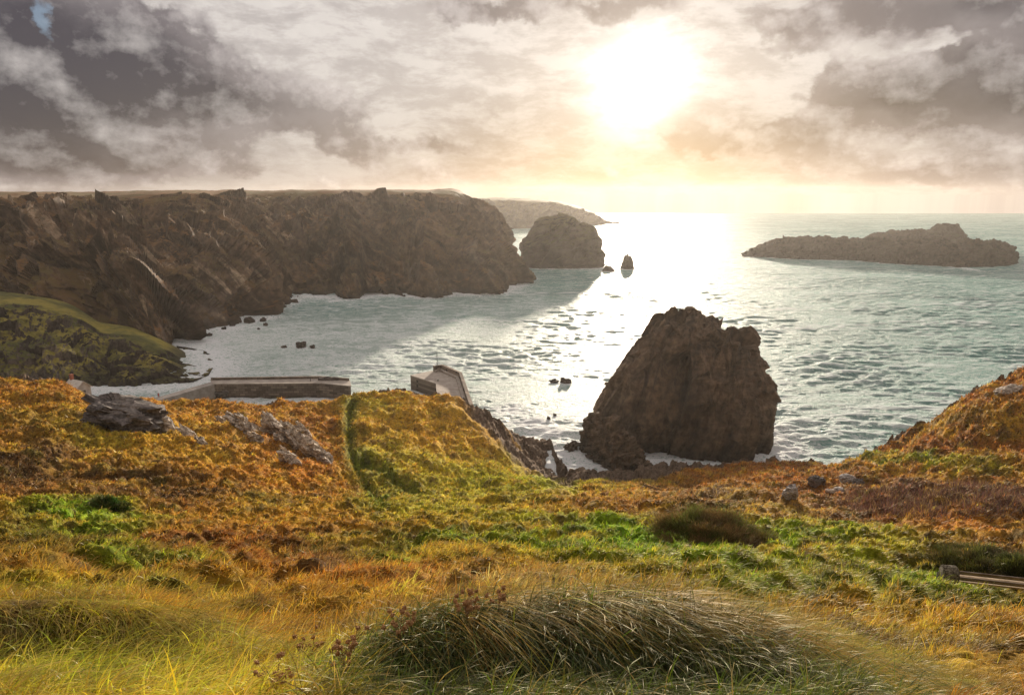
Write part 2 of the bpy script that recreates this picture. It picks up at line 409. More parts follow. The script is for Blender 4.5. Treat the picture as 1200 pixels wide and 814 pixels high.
col = n.mix(n.m('MULTIPLY', milk, 0.8), deep, (0.44, 0.56, 0.47))
patch = n.ss(n.m('ADD', n.m('ADD', med, n.m('MULTIPLY', milk, 0.10)), n.m('MULTIPLY', big, 0.35)), 0.62, 0.85)
thread = n.m('MULTIPLY', lw, n.m('ADD', n.m('ADD', 0.18, n.m('MULTIPLY', milk, 0.35)), n.m('MULTIPLY', patch, 0.6)))
shore = n.ss(n.m('ADD', foam_a, n.m('MULTIPLY', n.m('SUBTRACT', n.m('ADD', n.m('MULTIPLY', n.m('ABSOLUTE', n.m('SUBTRACT', lace, 0.5)), -3.0), n.m('MULTIPLY', fine, 1.0)), 0.30), 1.9)), 0.35, 0.75)
caps = n.m('MULTIPLY', n.ss(n.m('ADD', crest, n.m('MULTIPLY', n.m('SUBTRACT', fine, 0.5), 0.9)), 0.70, 1.0), 0.6)
fm = n.m('MAXIMUM', n.m('MAXIMUM', thread, shore), caps)
fm = n.m('MINIMUM', fm, 1.0)
col = n.mix(fm, col, (0.88, 0.90, 0.90))
h = n.m('ADD', n.m('MULTIPLY', n.noise(Ps, 0.42, 6, 0.68), 1.3), n.m('MULTIPLY', n.noise(Ps, 1.7, 5, 0.7), 0.5))
p = finish(n, col, n.mr(fm, 0, 1, 0.24, 0.8), h, 1.0, 0.9, 0.28); p.inputs['IOR'].default_value = 1.33
df = n.node('ShaderNodeBsdfDiffuse'); n.put(df.inputs[0], col); n.l.new(p.inputs['Normal'].links[0].from_socket, df.inputs['Normal'])
ms = n.node('ShaderNodeMixShader'); ms.inputs[0].default_value = 0.56
n.l.new(p.outputs[0], ms.inputs[1]); n.l.new(df.outputs[0], ms.inputs[2])
om = [q for q in m.node_tree.nodes if q.type == 'OUTPUT_MATERIAL'][0]; n.l.new(ms.outputs[0], om.inputs[0])
M['sea'] = m

# ------------------------------------------------------------------ near land: one ground surface, rows run from the feet out to the sea
PXC = np.concatenate([np.arange(-700, -100, 60), np.arange(-100, 1301, 25), np.arange(1350, 2000, 60)]).astype(float)
def row(pts, mode='py'):
    """pts: list of (px, py or z, d)"""
    a = np.array(pts, float); py = np.interp(PXC, a[:, 0], a[:, 1]); dd = np.exp(np.interp(PXC, a[:, 0], np.log(a[:, 2])))
    if mode == 'z': s = (EYE-py)/dd; A = (PXC-600)/F*1.05
    else: s = slope_of(py); A = az_of(PXC, py)
    return np.stack([A, s, np.log(dd)], -1)
ROWS = [
 (row([(0, 63.1, .6), (1200, 63.1, .6)], 'z'), 10),
 (row([(0, 62.75, 2.2), (1200, 62.7, 2.2)], 'z'), 60),
 (row([(0, 814, 3.3), (300, 814, 3.2), (400, 814, 3.0), (1000, 814, 3.0), (1100, 814, 4.2), (1200, 814, 5)]), 60),
 (row([(0, 768, 4.3), (120, 765, 4.2), (230, 770, 4.2), (330, 775, 4.0), (400, 800, 3.15), (470, 770, 3.2), (600, 755, 3.25), (900, 765, 3.25), (1000, 795, 3.4), (1100, 795, 5), (1200, 785, 6.0)]), 60),
 (row([(-200, 700, 4.9), (0, 706, 4.8), (100, 703, 4.8), (170, 708, 4.8), (240, 730, 4.9), (300, 750, 4.9), (350, 765, 4.6), (390, 782, 3.6), (430, 750, 3.6), (480, 722, 3.6), (540, 706, 3.6),
       (620, 698, 3.7), (720, 694, 3.7), (800, 700, 3.7), (870, 718, 3.75), (950, 748, 3.8), (1010, 775, 4.0), (1080, 785, 5.5), (1200, 765, 7.5)]), 30),
 (row([(-200, 708, 6.2), (0, 712, 6.2), (170, 714, 6.2), (240, 728, 6.4), (300, 735, 6.6), (390, 742, 6.0), (480, 728, 5.2), (620, 710, 5.2), (720, 706, 5.2), (800, 711, 5.2), (870, 727, 5.3), (950, 752, 5.6), (1010, 768, 6.2), (1080, 772, 7.5), (1200, 750, 9)]), 60),
 (row([(0, 688, 10), (200, 692, 10), (350, 706, 10), (500, 696, 10), (700, 690, 10), (850, 703, 10), (1000, 735, 10), (1100, 738, 11), (1200, 725, 13)]), 60),
 (row([(0, 655, 19), (300, 660, 19), (500, 668, 18), (700, 668, 18), (850, 670, 18), (1000, 692, 17), (1100, 705, 17), (1200, 703, 18), (1400, 703, 18)]), 70),
 (row([(0, 625, 29), (300, 628, 29), (500, 632, 29), (700, 632, 29), (820, 632, 30), (900, 640, 27), (1000, 655, 25), (1100, 665, 23), (1200, 660, 23)]), 60),
 (row([(0, 598, 42), (300, 604, 42), (500, 603, 43), (700, 600, 45), (740, 596, 45), (820, 592, 44), (900, 602, 38), (950, 615, 35), (1000, 625, 33), (1060, 631, 31), (1200, 638, 29)]), 40),
 (row([(0, 580, 52), (300, 592, 52), (500, 594, 55), (700, 590, 60), (820, 592, 55), (900, 603, 50), (950, 618, 50), (1000, 626, 50), (1060, 632, 48), (1200, 636, 45)]), 60),
 (row([(0, 552, 66), (200, 568, 66), (380, 592, 64), (450, 598, 68), (500, 592, 78), (600, 583, 85), (700, 586, 88), (800, 583, 88), (900, 584, 78), (1000, 592, 68), (1100, 596, 62), (1200, 592, 60)]), 60),
 (row([(0, 518, 86), (100, 522, 86), (200, 535, 86), (300, 550, 84), (380, 566, 84), (430, 574, 90), (500, 566, 98), (560, 570, 102), (600, 574, 104), (700, 580, 108), (800, 572, 110), (900, 568, 100), (1000, 571, 85), (1100, 560, 80), (1200, 545, 76)]), 60),
 (row([(0, 482, 108), (100, 488, 108), (200, 498, 110), (300, 512, 112), (400, 515, 116), (440, 512, 122), (500, 512, 124), (560, 535, 122), (600, 570, 116), (650, 578, 116), (700, 577, 119), (740, 576, 120), (800, 565, 122), (900, 558, 116), (960, 557, 110), (1000, 555, 98), (1050, 546, 96), (1100, 526, 92), (1150, 501, 90), (1200, 484, 88)]), 60),
 (row([(-200, 440, 130), (0, 450, 130), (60, 455, 132), (110, 472, 134), (180, 478, 138), (300, 480, 141), (380, 478, 143), (410, 471, 144), (430, 466, 145), (470, 465, 146), (520, 469, 148), (560, 484, 149), (600, 520, 150), (650, 567, 151), (665, 576, 128), (700, 576, 124), (740, 574, 125), (800, 562, 126), (870, 554, 124), (930, 552, 121), (980, 554, 114), (1005, 551, 108), (1050, 526, 107), (1100, 495, 106), (1150, 460, 105), (1200, 441, 105), (1300, 405, 105), (1900, 300, 105)]), 36),
]
crest_row = ROWS[-1][0]
zc = EYE-crest_row[:, 1]*np.exp(crest_row[:, 2]); dc = np.exp(crest_row[:, 2])
def after(dd, zz):
    return np.stack([crest_row[:, 0]*dc/(dc+dd)*1.0, (EYE-zz)/(dc+dd), np.log(dc+dd)], -1)
ROWS.append((after(8, zc-np.minimum(8, np.maximum(zc*0.35, 1.0))), 30))
ROWS.append((after(20, zc*0.35), 24))
ROWS.append((after(30, np.full_like(zc, -5.0)), 0))
A = np.stack([r[0] for r in ROWS])
ts = np.concatenate([k+np.arange(r[1])/r[1] for k, r in enumerate(ROWS) if r[1]]+[[len(ROWS)-1.0]])
G = catmull(A, ts)
NC = 1500
cols_t = np.interp(np.linspace(0, 1, NC), [0, .06, .94, 1.0], [0, np.interp(-60, PXC, np.arange(len(PXC))), np.interp(1260, PXC, np.arange(len(PXC))), len(PXC)-1])
G = catmull(np.swapaxes(G, 0, 1).copy(), cols_t); G = np.swapaxes(G, 0, 1)
dist = np.exp(G[..., 2]); LP = np.stack([G[..., 0]*dist, dist, EYE-G[..., 1]*dist], -1)
NR = LP.shape[0]
PXg, PYg = proj(LP)
tt = np.repeat(ts[:, None], NC, 1)
flat = LP.reshape(-1, 3)

# vegetation zones: what grows where (colour of the plants; the shade entry is the mound's shadow painted in)
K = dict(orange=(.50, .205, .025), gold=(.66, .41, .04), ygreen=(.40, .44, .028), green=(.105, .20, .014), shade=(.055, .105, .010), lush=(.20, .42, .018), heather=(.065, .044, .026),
         russet=(.27, .10, .025), mauve=(.17, .088, .06), straw=(.66, .48, .16), olive=(.18, .175, .025), rock=(.17, .12, .085), dark=(.04, .065, .014), soil=(.15, .085, .04))
Z = [ # px, py, rx, ry, kind, weight
 (250, 640, 130, 22, 'russet', 1.2), (300, 615, 90, 12, 'gold', .8), (200, 530, 90, 25, 'gold', .7), (60, 500, 60, 15, 'olive', .7), (120, 515, 50, 10, 'ygreen', .8),
 (20, 555, 60, 20, 'heather', 3.0), (150, 572, 45, 10, 'heather', 2.5), (230, 580, 50, 9, 'heather', 2.0), (320, 590, 40, 8, 'olive', 1.5), (60, 530, 40, 8, 'heather', 1.5), (200, 548, 30, 6, 'heather', 1.2),
 (95, 605, 55, 11, 'lush', 3.2), (130, 628, 40, 9, 'lush', 2.8), (40, 640, 50, 16, 'green', 1.8), (150, 668, 45, 8, 'lush', 2.5), (235, 672, 40, 7, 'lush', 2.2), (60, 665, 50, 14, 'olive', 1.5), (85, 650, 35, 9, 'soil', 1.6),
 (470, 505, 40, 28, 'gold', 1.6), (520, 520, 50, 35, 'gold', 1.8), (450, 545, 30, 20, 'ygreen', 1.6), (540, 560, 60, 18, 'ygreen', 2.0), (600, 578, 90, 10, 'ygreen', 3.5), (700, 572, 60, 6, 'ygreen', 2.5), (440, 480, 25, 12, 'ygreen', 1.2),
 (500, 600, 60, 12, 'ygreen', 1.6), (445, 590, 25, 9, 'green', 2.5), (350, 560, 50, 20, 'orange', 1.5), (340, 520, 60, 20, 'russet', .8),
 (430, 650, 60, 14, 'olive', 1.8), (350, 655, 40, 10, 'heather', 1.5), (520, 640, 70, 16, 'green', 1.4), (560, 660, 60, 12, 'olive', 1.6), (300, 665, 80, 12, 'russet', 1.2), (600, 612, 70, 10, 'ygreen', 1.4), (700, 605, 50, 12, 'russet', 1.5),
 (780, 650, 130, 24, 'lush', 3.6), (900, 650, 90, 24, 'lush', 2.2), (960, 665, 110, 22, 'ygreen', 2.0), (700, 640, 60, 16, 'lush', 2.6), (640, 625, 60, 10, 'ygreen', 1.8), (560, 645, 50, 10, 'lush', 1.8), (470, 660, 40, 8, 'lush', 1.2), (380, 640, 30, 7, 'ygreen', 1.0), (180, 610, 30, 6, 'lush', 1.5), (900, 705, 60, 10, 'lush', 1.8), (950, 690, 90, 16, 'green', 1.8), (880, 620, 60, 12, 'ygreen', 1.8), (1000, 650, 70, 14, 'ygreen', 2.2), (940, 625, 50, 8, 'lush', 2.2),
 (1090, 700, 60, 20, 'lush', 2.4), (1160, 715, 60, 16, 'green', 2.2), (1040, 735, 90, 16, 'gold', 2.0), (1000, 770, 100, 14, 'ygreen', 1.8), (1160, 765, 80, 25, 'gold', 1.8), (1060, 795, 80, 14, 'olive', 1.4), (1150, 655, 60, 8, 'heather', 3.2), (1190, 670, 40, 8, 'dark', 2.5),
 (830, 600, 50, 16, 'heather', 2.0), (850, 563, 70, 12, 'orange', 2.0), (920, 560, 50, 14, 'russet', 1.8), (790, 568, 40, 7, 'russet', 1.8), (1060, 549, 60, 4, 'green', 3.5), (1100, 553, 50, 4, 'ygreen', 3.0),
 (1120, 520, 70, 22, 'russet', 2.0), (1170, 470, 50, 20, 'russet', 1.8), (1100, 505, 60, 6, 'olive', 1.8), (1180, 500, 40, 6, 'gold', 1.0), (1100, 588, 110, 15, 'mauve', 4.5), (1030, 610, 60, 8, 'russet', 2.0), (1150, 618, 60, 6, 'orange', 2.6), (1000, 600, 40, 8, 'soil', 1.3),
 (100, 700, 130, 8, 'ygreen', 1.6), (300, 715, 120, 12, 'gold', 2.0), (420, 705, 90, 14, 'orange', 1.8), (560, 700, 90, 8, 'straw', 1.8), (80, 790, 120, 25, 'ygreen', 1.5), (300, 780, 80, 25, 'gold', 1.8), (120, 735, 120, 14, 'olive', 1.6),
 (700, 800, 260, 60, 'green', 3.2), (980, 800, 80, 20, 'ygreen', 1.6), (650, 680, 110, 8, 'gold', 1.2)]
KP = np.array([[b[0], b[1]] for b in Z], float)
def seg_d(px, py, pts):
    b = np.full(px.shape, 1e9)
    for (x0, y0), (x1, y1) in zip(pts[:-1], pts[1:]):
        vx, vy = x1-x0, y1-y0; t = np.clip(((px-x0)*vx+(py-y0)*vy)/(vx*vx+vy*vy), 0, 1)
        b = np.minimum(b, np.hypot(px-x0-t*vx, py-y0-t*vy))
    return b
BANK = [(413, 478), (408, 500), (410, 530), (420, 560), (445, 592)]
BANK2 = [(425, 545), (455, 565), (490, 585)]
ROCKL = [(535, 470), (565, 492), (600, 530), (650, 568), (665, 572)]
def zone(px, py, P):
    w1 = fbm(P, 0.11, 4, 3.0)*0.5; w2 = fbm(P, 0.13, 4, 31.0)*0.5
    lx = px+w1*38; ly = py+w2*22
    acc = np.zeros((len(px), 3)); ws = np.full(len(px), 0.55)
    acc += (np.array(K['orange'])*.75+np.array(K['olive'])*.25)*0.55
    for (x, y, rx, ry, k, w) in Z:
        g = w*np.exp(-((lx-x)/rx)**2-((ly-y)/ry)**2)**1.0
        acc += g[:, None]*np.array(K[k]); ws += g
    c = acc/ws[:, None]
    # random patches of another plant
    q = fbm(P, 0.35, 4, 77.0); t = smooth(q, 0.25, 0.7)[:, None]*0.6
    c = c*(1-t)+t*np.array(K['olive'])
    q = fbm(P, 0.6, 3, 99.0); t = smooth(q, 0.25, 0.7)[:, None]*0.7
    c = c*(1-t)+t*np.array(K['soil'])
    q = fbm(P, 0.22, 4, 140.0); t = smooth(q, 0.15, 0.6)[:, None]*0.55
    c = c*(1-t)+t*np.array(K['gold'])
    q = fbm(P, 0.45, 4, 170.0); t = smooth(q, 0.3, 0.75)[:, None]*0.55
    c = c*(1-t)+t*np.array(K['heather'])*1.4
    b = np.minimum(seg_d(px, py, BANK), seg_d(px, py, BANK2)+2)
    t = np.exp(-(b/9.0)**2)[:, None]*0.8; c = c*(1-t)+t*np.array(K['green'])*0.7
    t = (smooth(seg_d(px, py, ROCKL)+w1*8, 13, 6)*smooth(px, 530, 560))[:, None]; c = c*(1-t)+t*np.array(K['rock'])
    return c
fx, fy = PXg.ravel(), PYg.ravel()
tf = tt.ravel()
hid = tf > 14.15
def up(Cs, n0, ax, st=3):
    k = Cs.shape[ax]; x = np.minimum(np.arange(n0)/st, k-1); i = np.minimum(x.astype(int), k-2); f = x-i
    a = np.take(Cs, i, ax); b = np.take(Cs, i+1, ax); sh = [1]*Cs.ndim; sh[ax] = n0; f = f.reshape(sh); return a*(1-f)+b*f
_c = zone(PXg[::3, ::3].ravel(), PYg[::3, ::3].ravel(), LP[::3, ::3].reshape(-1, 3)).reshape(PXg[::3, ::3].shape+(3,))
zcol = up(up(_c, NR, 0), NC, 1).reshape(-1, 3)
zcol[hid] = np.array(K['rock'])*0.9

# relief
dcl = flat[:, 1]
am = np.clip(dcl*0.020, 0.03, 1.0)
rel = np.zeros(len(flat))
rel += fbm(flat, 0.10, 3, 2.0)*np.clip((dcl-22)*0.028, 0, 1.5)
bil = lambda f, o, e=1.7: 1-(1-np.clip(np.abs(pn(flat+wrp, f, o))*e, 0, 1))**2
wrp = np.stack([pn(flat, .5, 60.)*.6, pn(flat, .5, 70.)*.6, 0*dcl], -1)
b1 = bil(.42, 9.); b2 = bil(.95, 19.); b3 = bil(2.1, 29.); b4 = fbm(flat, 4.5, 3, 39.0)
near = smooth(dcl, 4.5, 12)
rel += (b1-0.5)*0.80*near*smooth(dcl, 190, 60) + (b2-.5)*0.50*near*smooth(dcl, 160, 60)+(b3-.5)*0.15*smooth(dcl, 4, 9)*smooth(dcl, 90, 30)+b4*0.05*smooth(dcl, 2, 8)
rel += fbm(flat, 0.28, 4, 12.0, ridged=True)*0.55*smooth(dcl, 50, 90)
# gullies / ridges running down the far slopes
gp = flat*np.array([1.0, 0.35, 0.6]); rel += fbm(gp, 0.16, 4, 51.0, ridged=True)*0.7*smooth(dcl, 70, 110)
tus = smooth(zcol[:, 1]-zcol[:, 0]*0.9, -0.02, 0.05)
rel *= 0.95+0.15*tus
# cut ditch along the old bank
bk = np.minimum(seg_d(fx, fy, BANK), seg_d(fx, fy, BANK2)+2)
rel -= np.exp(-(bk/4.5)**2)*1.5*smooth(dcl, 60, 75)
rel += np.exp(-((np.minimum(seg_d(fx+8, fy, BANK), seg_d(fx-5, fy+6, BANK2)+1))/6.0)**2)*0.35*smooth(dcl, 60, 75)
rockm = smooth(seg_d(fx, fy, ROCKL), 14, 6)*smooth(fx, 530, 560)*(dcl > 100)
rockm = np.maximum(rockm, hid*1.0)
rel += (facet(flat, 0.25, 3.0)*1.3+facet(flat, 0.7, 8.0)*0.5)*rockm
flat2 = flat.copy()
# level pad where the bench stands
BENCH = world(1114, 692, 16.5)
pad = np.exp(-(((flat[:, 0]-BENCH[0]-0.8)/1.6)**2+((flat[:, 1]-BENCH[1])/0.8)**2))
rel *= 1-0.8*np.clip(pad*1.5, 0, 1)
flat2[:, 2] += rel*(1-0.85*smooth(tf, 15.5, 17.5))
LPd = flat2.reshape(NR, NC, 3)
me = np_mesh('terrain', flat2, grid_quads(NR, NC), zcol)
# land behind the viewpoint so light and reflections see ground there
ter = obj('terrain', me, M['ground'])
tag(ter, 'grassy heath slope falling from the viewpoint to the sea', 'terrain', kind='structure')
bx_ = np.array([[x, y, 63.1+0.22*math.sin(x*.7)-0.35*abs(x)*0.02+0.10*max(0, -y)] for y in (0.8, -2, -8, -20, -50) for x in np.linspace(-60, 60, 41)])
bxm = np_mesh('hilltop', bx_, grid_quads(5, 41), np.tile(np.array(K['olive']), (len(bx_), 1)))
tag(obj('hilltop', bxm, M['ground']), 'grass hilltop behind the viewpoint', 'terrain', kind='structure')
PX2, PY2 = proj(LPd)
def ground_at(px, py, tmin=0):
    m = (np.abs(PX2-px) < 2.0) & (np.abs(PY2-py) < 2.5) & (tt > tmin)
    if not m.any(): m = (np.abs(PX2-px) < 4) & (np.abs(PY2-py) < 8) & (tt > tmin)
    pts = LPd[m]; return pts[np.argmin(pts[:, 1])].astype(float)

# ------------------------------------------------------------------ sea
def shore_pts():
    return SHORE
SHORE = []   # (x, y, width)
MILK = []
def build_sea():
    npx = 1500; nrow = 1050
    sl = np.concatenate([np.linspace(0.95, 0.52, 30)[:-1], np.linspace(0.52, EYE/SEA_R, nrow)])
    dd = EYE/sl
    a = np.linspace(-1.25, 1.35, npx)
    X = a[None, :]*dd[:, None]; Y = np.repeat(dd[:, None], npx, 1)
    cell_r = np.gradient(dd)[:, None]*np.ones_like(X); cell_a = dd[:, None]*(a[1]-a[0])*np.ones_like(X)
    cell = np.maximum(cell_r, cell_a)
    Zs = np.zeros_like(X); r = np.random.default_rng(3)
    # foam field on a coarse grid
    gx = np.linspace(-420, 420, 421); gy = np.linspace(90, 1200, 556)
    GX, GY = np.meshgrid(gx, gy); fo = np.zeros_like(GX)
    for (x, y, w) in SHORE:
        fo = np.maximum(fo, np.exp(-(np.hypot(GX-x, GY-y)/w)**1.6))
    mk = np.zeros_like(GX)
    for (x, y, rx, ry, w) in MILK: mk = np.maximum(mk, w*np.exp(-((GX-x)/rx)**2-((GY-y)/ry)**2))
    def samp(Fd):
        u = np.clip((X+420)/2.0, 0, 419.999); v = np.clip((Y-90)/2.0, 0, 554.999)
        i = u.astype(int); j = v.astype(int); fu = u-i; fv = v-j
        val = Fd[j, i]*(1-fu)*(1-fv)+Fd[j, i+1]*fu*(1-fv)+Fd[j+1, i]*(1-fu)*fv+Fd[j+1, i+1]*fu*fv
        ins = (np.abs(X) < 419) & (Y < 1199) & (Y > 91)
        return np.where(ins, val, 0)
    foam = samp(fo)*0.86; milk = samp(mk)
    env = 0.8+1.1*pn(np.stack([X.ravel(), Y.ravel(), 0*X.ravel()], -1), 0.02).reshape(X.shape)
    for i in range(64):
        lam = 1.6*(13/1.6)**(i/63); th = math.radians(-95+r.normal()*30); ph = r.uniform(0, 6.28)
        amp = 0.0105*lam**0.9
        k = 2*math.pi/lam
        w = smooth(lam/cell, 2.0, 5.0)
        arg = k*(X*math.cos(th)+Y*math.sin(th))+ph
        Zs += amp*w*np.sin(arg)
    Zs *= env*0.58
    for lam, th, amp in ((46, -80, .35), (33, -100, .22), (70, -88, .4)):
        t_ = math.radians(th); sr = np.sin(2*math.pi/lam*(X*math.cos(t_)+Y*math.sin(t_))+2*pn(np.stack([X.ravel(), Y.ravel(), 0*X.ravel()], -1), 0.01, lam).reshape(X.shape))
        Zs += amp*sr*smooth(lam/cell, 2, 5)*0.3
    Zs += foam*0.25*pn(np.stack([X.ravel(), Y.ravel(), 0*X.ravel()], -1), 0.5).reshape(X.shape)
    crest = smooth(Zs/ (np.abs(Zs).std()+1e-6), 0.9, 2.6)
    V = np.stack([X, Y, Zs], -1).reshape(-1, 3)
    me = np_mesh('sea', V, grid_quads(len(dd), npx), attrs={'foam': foam.ravel(), 'milk': milk.ravel(), 'crest': crest.ravel()})
    tag(obj('sea', me, M['sea']), 'choppy green sea glittering under the low sun', 'sea', kind='structure')

# ------------------------------------------------------------------ headlands and rocks
def loft(A, nr, nc, row_t=None, col_t=None):
    g = catmull(np.asarray(A, float), np.linspace(0, len(A)-1, nr) if row_t is None else row_t)
    g = catmull(np.swapaxes(g, 0, 1).copy(), np.linspace(0, A.shape[1]-1, nc) if col_t is None else col_t)
    return np.swapaxes(g, 0, 1)
def normals(G):
    du = np.gradient(G, axis=1); dv = np.gradient(G, axis=0)
    N = np.cross(du, dv); N /= np.linalg.norm(N, axis=-1, keepdims=True)+1e-9; return N
def rough_rock(G, big, mid, small, s0, strata=0.6, off=0.0, fade=None, nf=None, flute=None):
    """push a lofted sheet in and out along its normals: buttresses, blocks, strata, cracks"""
    sh = G.shape; P = G.reshape(-1, 3); N = normals(G).reshape(-1, 3) if nf is None else nf
    R = np.array([[.86, 0, .5], [.1, 1, 0], [-.5, .2, .86]])     # tilted bedding
    T = (P@R.T)*np.array([1.0, 1.0, 1.7])
    if flute is not None:      # beds standing on edge: ribs run along `flute`
        fd = np.array(flute, float); fd /= np.linalg.norm(fd)
        T = P-(P@fd)[:, None]*fd[None]*0.72
    dsp = fbm(T, s0, 4, off, ridged=True)*big*0.5
    dsp += facet(T, s0*2.2, off+5)*mid+facet(T, s0*5.5, off+9)*small
    dsp += fbm(T, s0*6, 4, off+3, ridged=True)*small*strata
    dsp -= dsp.mean()
    if fade is not None: dsp = dsp*fade.ravel()
    return (P+N*dsp[:, None]).reshape(sh)
def headland(name, cols, nr, nc, m, label, big, mid, small, s0, off, flute=None, hs=(0, .3, .62, .9, 1.0), dsf=(0, .12, .34, .72, 1.0), back=260):
    """cols: (base px, base py or None, base d, top px, top py, top d, push)"""
    rows = []
    B = []; T = []
    for c in cols:
        bd = c[2] if c[2] else EYE/slope_of(c[1])
        b = np.array([az_of(c[0], 350)*bd, bd, 0.0]); t = world(c[3], c[4], c[5]); B.append(b); T.append(t)
        SHORE.append((b[0], b[1], 15.0))
    for (u, v) in zip(B[:-1], B[1:]):
        L = np.linalg.norm(u-v); k = int(L/8)
        for i in range(1, k): q = u+(v-u)*i/k; SHORE.append((q[0], q[1], 14.0))
    B = np.array(B); T = np.array(T); push = np.array([c[6] for c in cols])[:, None]
    b0 = B.copy(); b0[:, 2] = -6; rows.append(b0)
    for h, f in zip(hs, dsf):
        q = B+(T-B)*f; q[:, 2] = B[:, 2]+(T[:, 2]-B[:, 2])*h
        dirv = q[:, :2]/np.linalg.norm(q[:, :2], axis=1, keepdims=True)
        q[:, :2] -= dirv*push*1.35*math.sin(math.pi*min(1, h*0.75+.15)); rows.append(q)
    q = T.copy(); q[:, :2] *= 1+back*0.35/np.linalg.norm(T[:, :2], axis=1, keepdims=True); q[:, 2] += 0.5; rows.append(q)
    q = T.copy(); q[:, :2] *= 1+back/np.linalg.norm(T[:, :2], axis=1, keepdims=True); q[:, 2] -= 2; rows.append(q)
    q = q.copy(); q[:, :2] *= 1.05; q[:, 2] = -6; rows.append(q)
    K_ = len(rows)
    dens_ = [2]+[1.0]*(len(hs)-1)
    rt = np.concatenate([np.linspace(0, 1, 6)[:-1], np.linspace(1, len(hs), nr)[:-1], np.linspace(len(hs), K_-1, 40)])
    mid_ = np.array(rows)[3]; sg_ = np.linalg.norm(np.diff(mid_, axis=0), axis=1)+0.5*np.linalg.norm(np.diff(B, axis=0), axis=1)+4.0
    cum = np.concatenate([[0], np.cumsum(sg_)]); ctt = np.interp(np.linspace(0, cum[-1], nc), cum, np.arange(len(cum)))
    G_ = loft(np.array(rows), None, nc, row_t=rt, col_t=ctt)
    tr = np.repeat(rt[:, None], nc, 1); fade = smooth(tr, len(hs)-0.25, len(hs)-1.5)*0.965+0.035
    up = np.array([0, 0, 1.0]); Nn = normals(G_)
    if (Nn[..., 1] > 0).mean() > .5: Nn = -Nn
    for _ in range(3):          # calm the push directions so that folds never cross
        for ax, k_ in ((1, 31), (0, 15)):
            pd = np.concatenate([np.repeat(np.take(Nn, [0], ax), k_, ax), Nn, np.repeat(np.take(Nn, [-1], ax), k_, ax)], ax)
            cs = np.cumsum(pd, axis=ax); n0 = Nn.shape[ax]
            Nn = (np.take(cs, np.arange(2*k_, 2*k_+n0), ax)-np.take(cs, np.arange(0, n0), ax))/(2*k_)
    Nn = Nn/(np.linalg.norm(Nn, axis=-1, keepdims=True)+1e-9)
    zcap = G_[..., 2].max(0)[None, :]+0*G_[..., 2]+0.5+(pn(G_.reshape(-1, 3)*np.array([1, 1, 0]), .03, off)*2.2).reshape(G_.shape[:2])
    G_[..., 2] += (fbm(G_.reshape(-1, 3)*np.array([1, 1, 0]), .012, 4, off)*2.0).reshape(G_.shape[:2])*smooth(tr, len(hs)-2, len(hs)-.5)*smooth(tr, K_-1, K_-1.6); G_ = rough_rock(G_, big, mid, small, s0, off=off, fade=fade, nf=Nn.reshape(-1, 3), flute=flute)
    G_[..., 2] = np.minimum(G_[..., 2], zcap)
    me = np_mesh(name, G_.reshape(-1, 3), grid_quads(*G_.shape[:2]), smooth_=False)
    return tag(obj(name, me, m), label, 'headland', kind='structure')

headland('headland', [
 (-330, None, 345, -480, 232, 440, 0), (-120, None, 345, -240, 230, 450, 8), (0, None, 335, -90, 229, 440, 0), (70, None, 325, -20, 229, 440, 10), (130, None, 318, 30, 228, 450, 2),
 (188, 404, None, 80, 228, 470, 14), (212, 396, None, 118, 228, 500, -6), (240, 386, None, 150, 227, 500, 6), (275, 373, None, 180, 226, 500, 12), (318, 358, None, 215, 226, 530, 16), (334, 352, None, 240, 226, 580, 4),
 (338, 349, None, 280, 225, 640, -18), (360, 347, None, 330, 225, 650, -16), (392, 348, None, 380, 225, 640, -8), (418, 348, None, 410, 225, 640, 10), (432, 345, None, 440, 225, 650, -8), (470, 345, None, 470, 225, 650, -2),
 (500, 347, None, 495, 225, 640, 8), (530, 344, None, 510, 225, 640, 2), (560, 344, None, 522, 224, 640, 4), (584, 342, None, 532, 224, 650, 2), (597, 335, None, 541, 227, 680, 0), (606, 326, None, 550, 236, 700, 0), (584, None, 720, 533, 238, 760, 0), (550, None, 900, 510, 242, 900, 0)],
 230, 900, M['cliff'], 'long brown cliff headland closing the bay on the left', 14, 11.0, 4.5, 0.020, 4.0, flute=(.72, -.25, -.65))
headland('far_headland', [
 (500, None, 1350, 480, 236, 1500, 0), (560, None, 1350, 545, 234, 1500, 0), (600, None, 1380, 600, 234, 1520, 10), (640, None, 1440, 640, 236, 1560, 0), (665, None, 1500, 662, 239, 1600, 10), (690, None, 1560, 685, 247, 1640, 0), (712, None, 1640, 702, 256, 1700, 6), (735, None, 1720, 718, 266, 1740, 0), (738, None, 1800, 726, 273, 1800, 0), (700, None, 1950, 700, 273, 1950, 0)],
 90, 260, M['far_cliff'], 'pale hazy headland fading into sunlit mist behind the nearer cliffs', 16, 8, 3, 0.012, 44.0)
# green promontory
headland('promontory', [
 (-330, None, 215, -330, 325, 330, 0), (-120, None, 215, -120, 335, 320, 0), (0, None, 222, -10, 345, 300, 0), (50, None, 226, 40, 352, 300, 3), (95, None, 228, 85, 363, 300, -3), (120, None, 230, 118, 384, 290, 2), (150, None, 232, 150, 390, 286, 0), (180, None, 234, 178, 400, 280, 2),
 (205, None, 236, 205, 415, 275, 0), (222, None, 240, 222, 426, 270, 3), (236, None, 246, 234, 440, 268, 0), (243, None, 262, 238, 450, 268, 0), (235, None, 285, 225, 452, 285, 0), (180, None, 300, 180, 440, 292, 0)],
 150, 420, M['promontory'], 'green topped promontory with a dark rock face beside the quay', 5, 3.0, 1.3, 0.05, 14.0, flute=(.4, -.3, -.9), hs=(0, .38, .66, .86, 1.0), dsf=(0, .10, .40, .72, 1.0), back=22)

